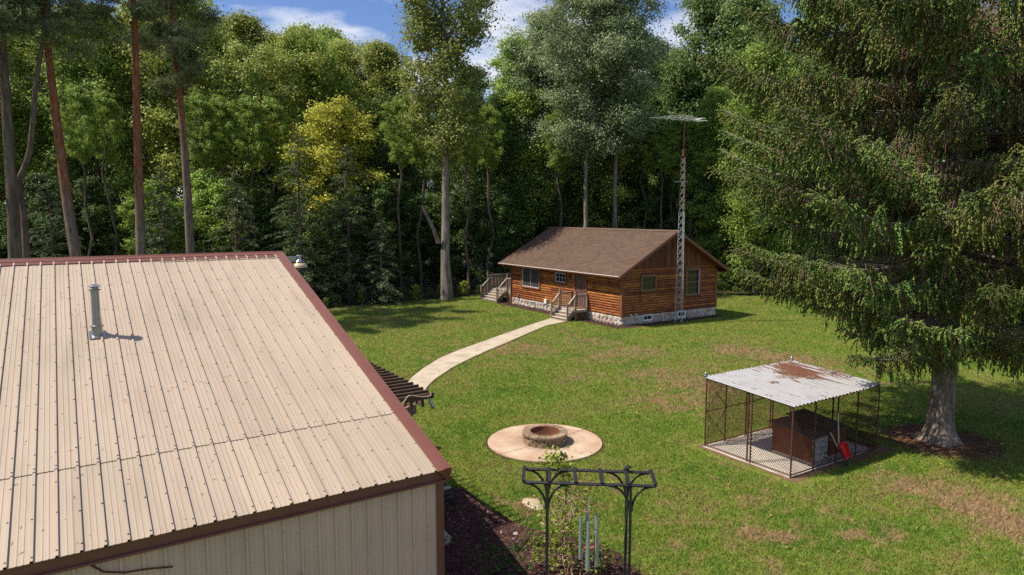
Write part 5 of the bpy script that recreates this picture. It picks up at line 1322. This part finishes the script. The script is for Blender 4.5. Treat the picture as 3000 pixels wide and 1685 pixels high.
# ---- the big drooping spruce
def spindle(P0, D, L, r, g):
    n = len(P0); D = D/np.linalg.norm(D, axis=1)[:, None]
    a = np.cross(D, g.normal(size=(n, 3))); a /= np.linalg.norm(a, axis=1)[:, None]; b = np.cross(D, a)
    mid = P0+D*(L*.42)[:, None]; r_ = r[:, None]
    k1, k2, k3 = 0, 2*PI/3, 4*PI/3
    V_ = np.stack([P0, mid+a*r_, mid+(a*math.cos(k2)+b*math.sin(k2))*r_, mid+(a*math.cos(k3)+b*math.sin(k3))*r_, P0+D*L[:, None]], 1).reshape(-1, 3)
    i = np.arange(n)[:, None]*5
    F_ = np.concatenate([i+np.array(q) for q in ([0, 1, 2], [0, 2, 3], [0, 3, 1], [4, 2, 1], [4, 3, 2], [4, 1, 3])])
    return V_, F_
def spruce_branch(seed, L, g0):
    g = np.random.default_rng(seed); limbs = []; tw = []; SP, SD, SL_ = [], [], []
    ax = lambda t: np.array([L*t, .10*L*math.sin(t*3+seed)*t, L*(-.26*t+.30*t**2.6)])
    limbs.append(([Vector(ax(k/9)) for k in range(10)], [.050*(1-k/9.6)*L/6+.006 for k in range(10)]))
    lines = [([ax(t) for t in np.linspace(.12, 1, 14)], np.linspace(.12, 1, 14), np.array([1, 0, 0.]))]
    n2 = int(L*4.3)
    for i in range(n2):
        for sd in (-1, 1):
            t = .14+.84*(i+g.random())/n2; p = ax(t); l2 = (.35+.30*L*math.sin(PI*min(1, (t*.80+.16)))*.62)*g.uniform(.55, 1.15)*(1.05-t*.55)
            d = np.array([.75, sd*(1.0-.35*t), -.10+.3*t]); q = curve_limb(p, d, l2, g, -.12+.35*t, 4, .10)
            limbs.append(([Vector(v) for v in q], [.012, .010, .008, .006, .004])); lines.append((q, np.full(5, t)+np.linspace(0, .12, 5), d))
    for q, tt, d in lines:
        q = np.array(q); seg = np.concatenate([[0], np.cumsum(np.linalg.norm(np.diff(q, axis=0), axis=1))]); m = max(3, int(seg[-1]/.085)); ss = (np.arange(m)+g.random(m))/m*seg[-1]
        for s in ss:
            p = np.array([np.interp(s, seg, q[:, c]) for c in range(3)]); t = np.interp(s, seg, tt); outer = s/seg[-1]
            green = g.random() < np.clip((t-.40)*2.1+(outer-.45)*1.1, .05, .96)
            hang = np.array([d[0]*.10, d[1]*.10, -1.])
            if green:
                nch = int(g.integers(2, 7 if t < .82 else 4)); pp = p.copy(); dd = hang+g.normal(size=3)*.20
                if t > .78: dd = np.array(d)*.9+g.normal(size=3)*.5+np.array([0, 0, -.35])
                for c in range(nch):
                    dd = dd/np.linalg.norm(dd); l = g.uniform(.11, .19); SP.append(pp-dd*.02); SD.append(dd.copy()); SL_.append(l)
                    for _ in range(int(g.integers(2, 4))):
                        d3 = dd*1.25+g.normal(size=3)*.42; SP.append(pp+dd*l*g.uniform(0, .6)); SD.append(d3); SL_.append(g.uniform(.07, .13))
                    pp = pp+dd*l*.85; dd = dd*.7+hang*.35+g.normal(size=3)*.12
                if g.random() < .4: SP.append(p); SD.append(np.array(d)+g.normal(size=3)*.4); SL_.append(g.uniform(.08, .15))
            elif g.random() < .9:
                l = g.uniform(.15, .65); e = curve_limb(p, hang+g.normal(size=3)*.35, l, g, -.5, 3, .22); tw.append(([Vector(v) for v in e], [.008, .0065, .005, .004]))
                if g.random() < .5: tw.append(([Vector(v) for v in curve_limb(e[2], hang+g.normal(size=3)*.9, l*.5, g, -.4, 2, .25)], [.0055, .005, .004]))
                if g.random() < .35: SP.append(np.array(e[3])); SD.append(hang+g.normal(size=3)*.3); SL_.append(.13)
    SP = np.array(SP); SD = np.array(SD); SL_ = np.array(SL_)
    V_, F_ = spindle(SP, SD, SL_, g.uniform(.016, .026, len(SP)), g)
    mb = MB()
    for pts, rs in limbs: mb.tube(pts, rs, 5, False)
    nl = len(mb.f)
    for pts, rs in tw: mb.tube(pts, rs, 3, False)
    LV = np.array([tuple(v) for v in mb.v]); LF = np.array(mb.f)
    allV = np.concatenate([LV, V_]); midx = np.concatenate([np.zeros(nl), np.ones(len(mb.f)-nl), np.full(len(F_), 2)])
    return np_mesh('branch', allV, [LF, F_+len(LV)], [M['spruce_limb'], M['twig'], M['spruce']], midx)
SB = Vector((20.05, 9.05, 0))
spr = thing('spruce_tree', 'huge drooping spruce with cones and bare inner twigs on the right', 'tree', SB)
H_S = 27.
tp = [(0, .47), (.12, .42), (.35, .34), (.8, .305), (2, .29), (6, .26), (12, .19), (20, .12), (H_S, .02)]
mb = MB(); nn_ = 32; vs = []
for z_ in (-.05, .04, .12, .22, .36, .55, .9, 1.5, 2.4, 4, 7, 12, 18, H_S):
    r_ = float(np.interp(z_, [q[0] for q in tp], [q[1] for q in tp]))
    for k in range(nn_):
        th = 2*PI*k/nn_; e_ = math.exp(-max(z_, 0)/.22)
        rr = r_*(1+e_*(.30*max(0, math.cos(3*th+.6))**2+.22*max(0, math.cos(2*th+2.))**2)+.035*math.sin(7*th+z_*1.3)+.03*math.sin(11*th-z_*2))
        vs.append((SB.x+rr*math.cos(th), SB.y+rr*math.sin(th), z_))
mb.add(vs, [(i_*nn_+k, i_*nn_+(k+1) % nn_, (i_+1)*nn_+(k+1) % nn_, (i_+1)*nn_+k) for i_ in range(13) for k in range(nn_)])
o = mb.build('trunk', M['bark_spruce'], spr, True)
BL = [spruce_branch(100+i, 6.0, None) for i in range(4)]; BS_ = [spruce_branch(200+i, 3.4, None) for i in range(2)]
def spr_r(z): return float(np.interp(z, [2.4, 3.3, 4, 5, 7, 9, 13, 20, 26.5], [2.6, 3.2, 4.4, 5.5, 6.5, 6.3, 5.0, 2.7, .4]))
z = 2.55; az = .3
while z < 25.5:
    if z < 2.6: z = 3.15
    nbz = 12 if z < 16 else 7
    for k in range(nbz):
        az_ = az+k*2*PI/nbz+rnd.uniform(-.35, .35); zz = z+rnd.uniform(-.13, .13); L = spr_r(zz)*rnd.uniform(.62, 1.10)
        me, l0 = (rnd.choice(BL), 6.0) if L > 4.2 else (rnd.choice(BS_), 3.4)
        b = link('branch', me, spr, Vector((math.cos(az_)*.2, math.sin(az_)*.2, zz)))
        pit_ = float(np.interp(zz, [2.5, 4, 7, 11, 16, 25], [8, 3, -4, -10, -16, -30]))+rnd.uniform(-5, 5)
        b.rotation_euler = (rnd.uniform(-.12, .12), R(pit_), az_); s = L/l0; b.scale = (s, s*rnd.uniform(.85, 1.15)*rnd.choice((-1, 1)) if False else s, s)
    z += .74 if z < 13 else .95; az += 1.1
# cones hang near the branch tips on the lit side
cme = MB(); cme.lathe((0, 0, 0), [(.004, 0), (.017, -.02), (.021, -.06), (.018, -.11), (.006, -.145), (0, -.15)], 8); cm_o = cme.build('cone', M['cone'], None, True)
cmesh = cm_o.data; bpy.data.objects.remove(cm_o)
kids = [c for c in spr.children if c.name.startswith('branch')]
n = 0
for b in kids:
    if n >= 46: break
    if 4 < b.location.z < 13 and rnd.random() < .6:
        vv = b.data.vertices; e_ = b.rotation_euler.to_matrix()
        for _ in range(2):
            t_ = rnd.uniform(.80, .98); Lq = 6. if b.data in BL else 3.4
            p = e_ @ (Vector((Lq*t_, rnd.uniform(-.15, .15), Lq*(-.26*t_+.30*t_**2.6)-.05))*b.scale.x)+b.location
            cc = link('cone', cmesh, spr, p); cc.rotation_euler = (rnd.uniform(-.3, .3), rnd.uniform(-.3, .3), 0); n += 1

# ---- the twisted shrub climbing the arbor, and low plants in the bed
def twisted(seed):
    g = np.random.default_rng(seed); limbs = []; C = []
    main = [np.array(v) for v in ((7.05, 8.95, 0), (7.0, 9.0, .5), (6.92, 9.02, .9), (6.85, 8.9, 1.3), (6.7, 8.7, 1.7), (6.5, 8.5, 2.05), (6.33, 8.45, 2.30), (6.22, 8.45, 2.48))]
    m2 = bez([tuple(v) for v in main], 6); m2 = [Vector(p)+Vector(g.normal(size=3)*.03) for p in m2]
    limbs.append((m2, [.022*(1-.75*k/len(m2)) for k in range(len(m2))]))
    for k in range(60):
        p = np.array(m2[int(g.integers(2, 26))] if k > 18 else (7.05+g.normal()*.3, 8.95+g.normal()*.35, .05)); l = g.uniform(.5, 1.1) if k > 8 else 1.2
        q = curve_limb(p, (g.normal(), g.normal(), g.uniform(-.1, .9)), l, g, .1, 8, .55); limbs.append(([Vector(v) for v in q], [.010, .009, .008, .007, .006, .005, .004, .003, .003]))
        for v in q[4:]: C.append(v+g.normal(size=(2, 3))*.06)
    for p in m2[24:]: C.append(np.array(p)+g.normal(size=(9, 3))*np.array([.08, .08, .07]))
    for p in m2[-7:]: C.append(np.array(p)+g.normal(size=(20, 3))*np.array([.12, .12, .10]))
    C = np.concatenate(C); C = C[C[:, 2] > .03]
    o = Vector((7.05, 8.95, 0))
    return limb_tubes([([p-o for p in pts], r) for pts, r in limbs], M['twig'], 'stems', 5), leaf_mesh(C-np.array(o), .034, .024, .5, g, M['leaf'])
tw_, tl_ = twisted(5)
e = thing('twisted_shrub', 'contorted leafy shrub climbing through the black arbor', 'shrub', (7.05, 8.95, 0)); link('stems', tw_, e); c = link('leaves', tl_, e); c.color = (.17, .22, .03, 1)
SMALL = broadleaf(31, .55, .05, .42, 420, .028, 12, r0=.006)
for i, (x, y, s, tn, lab) in enumerate(((7.45, 9.75, 1.15, (.17, .21, .03), 'leafy yellow-green sucker shoot behind the arbor'), (7.15, 9.3, 1.2, (.17, .22, .03), 'yellow-green bush at the foot of the twisted shrub'), (6.75, 9.35, .9, (.16, .20, .03), 'yellow-green low plant left of the wind chime'),
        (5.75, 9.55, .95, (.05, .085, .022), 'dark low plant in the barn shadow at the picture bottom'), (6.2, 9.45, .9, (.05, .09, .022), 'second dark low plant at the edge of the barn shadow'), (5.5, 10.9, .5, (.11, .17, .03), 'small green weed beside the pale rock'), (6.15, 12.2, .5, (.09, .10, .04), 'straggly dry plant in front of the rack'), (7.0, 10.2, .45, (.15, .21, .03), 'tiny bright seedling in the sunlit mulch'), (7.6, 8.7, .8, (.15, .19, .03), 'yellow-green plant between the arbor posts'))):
    plant('low_plant', lab, 'plant', SMALL, (x, y, 0), tn, s)
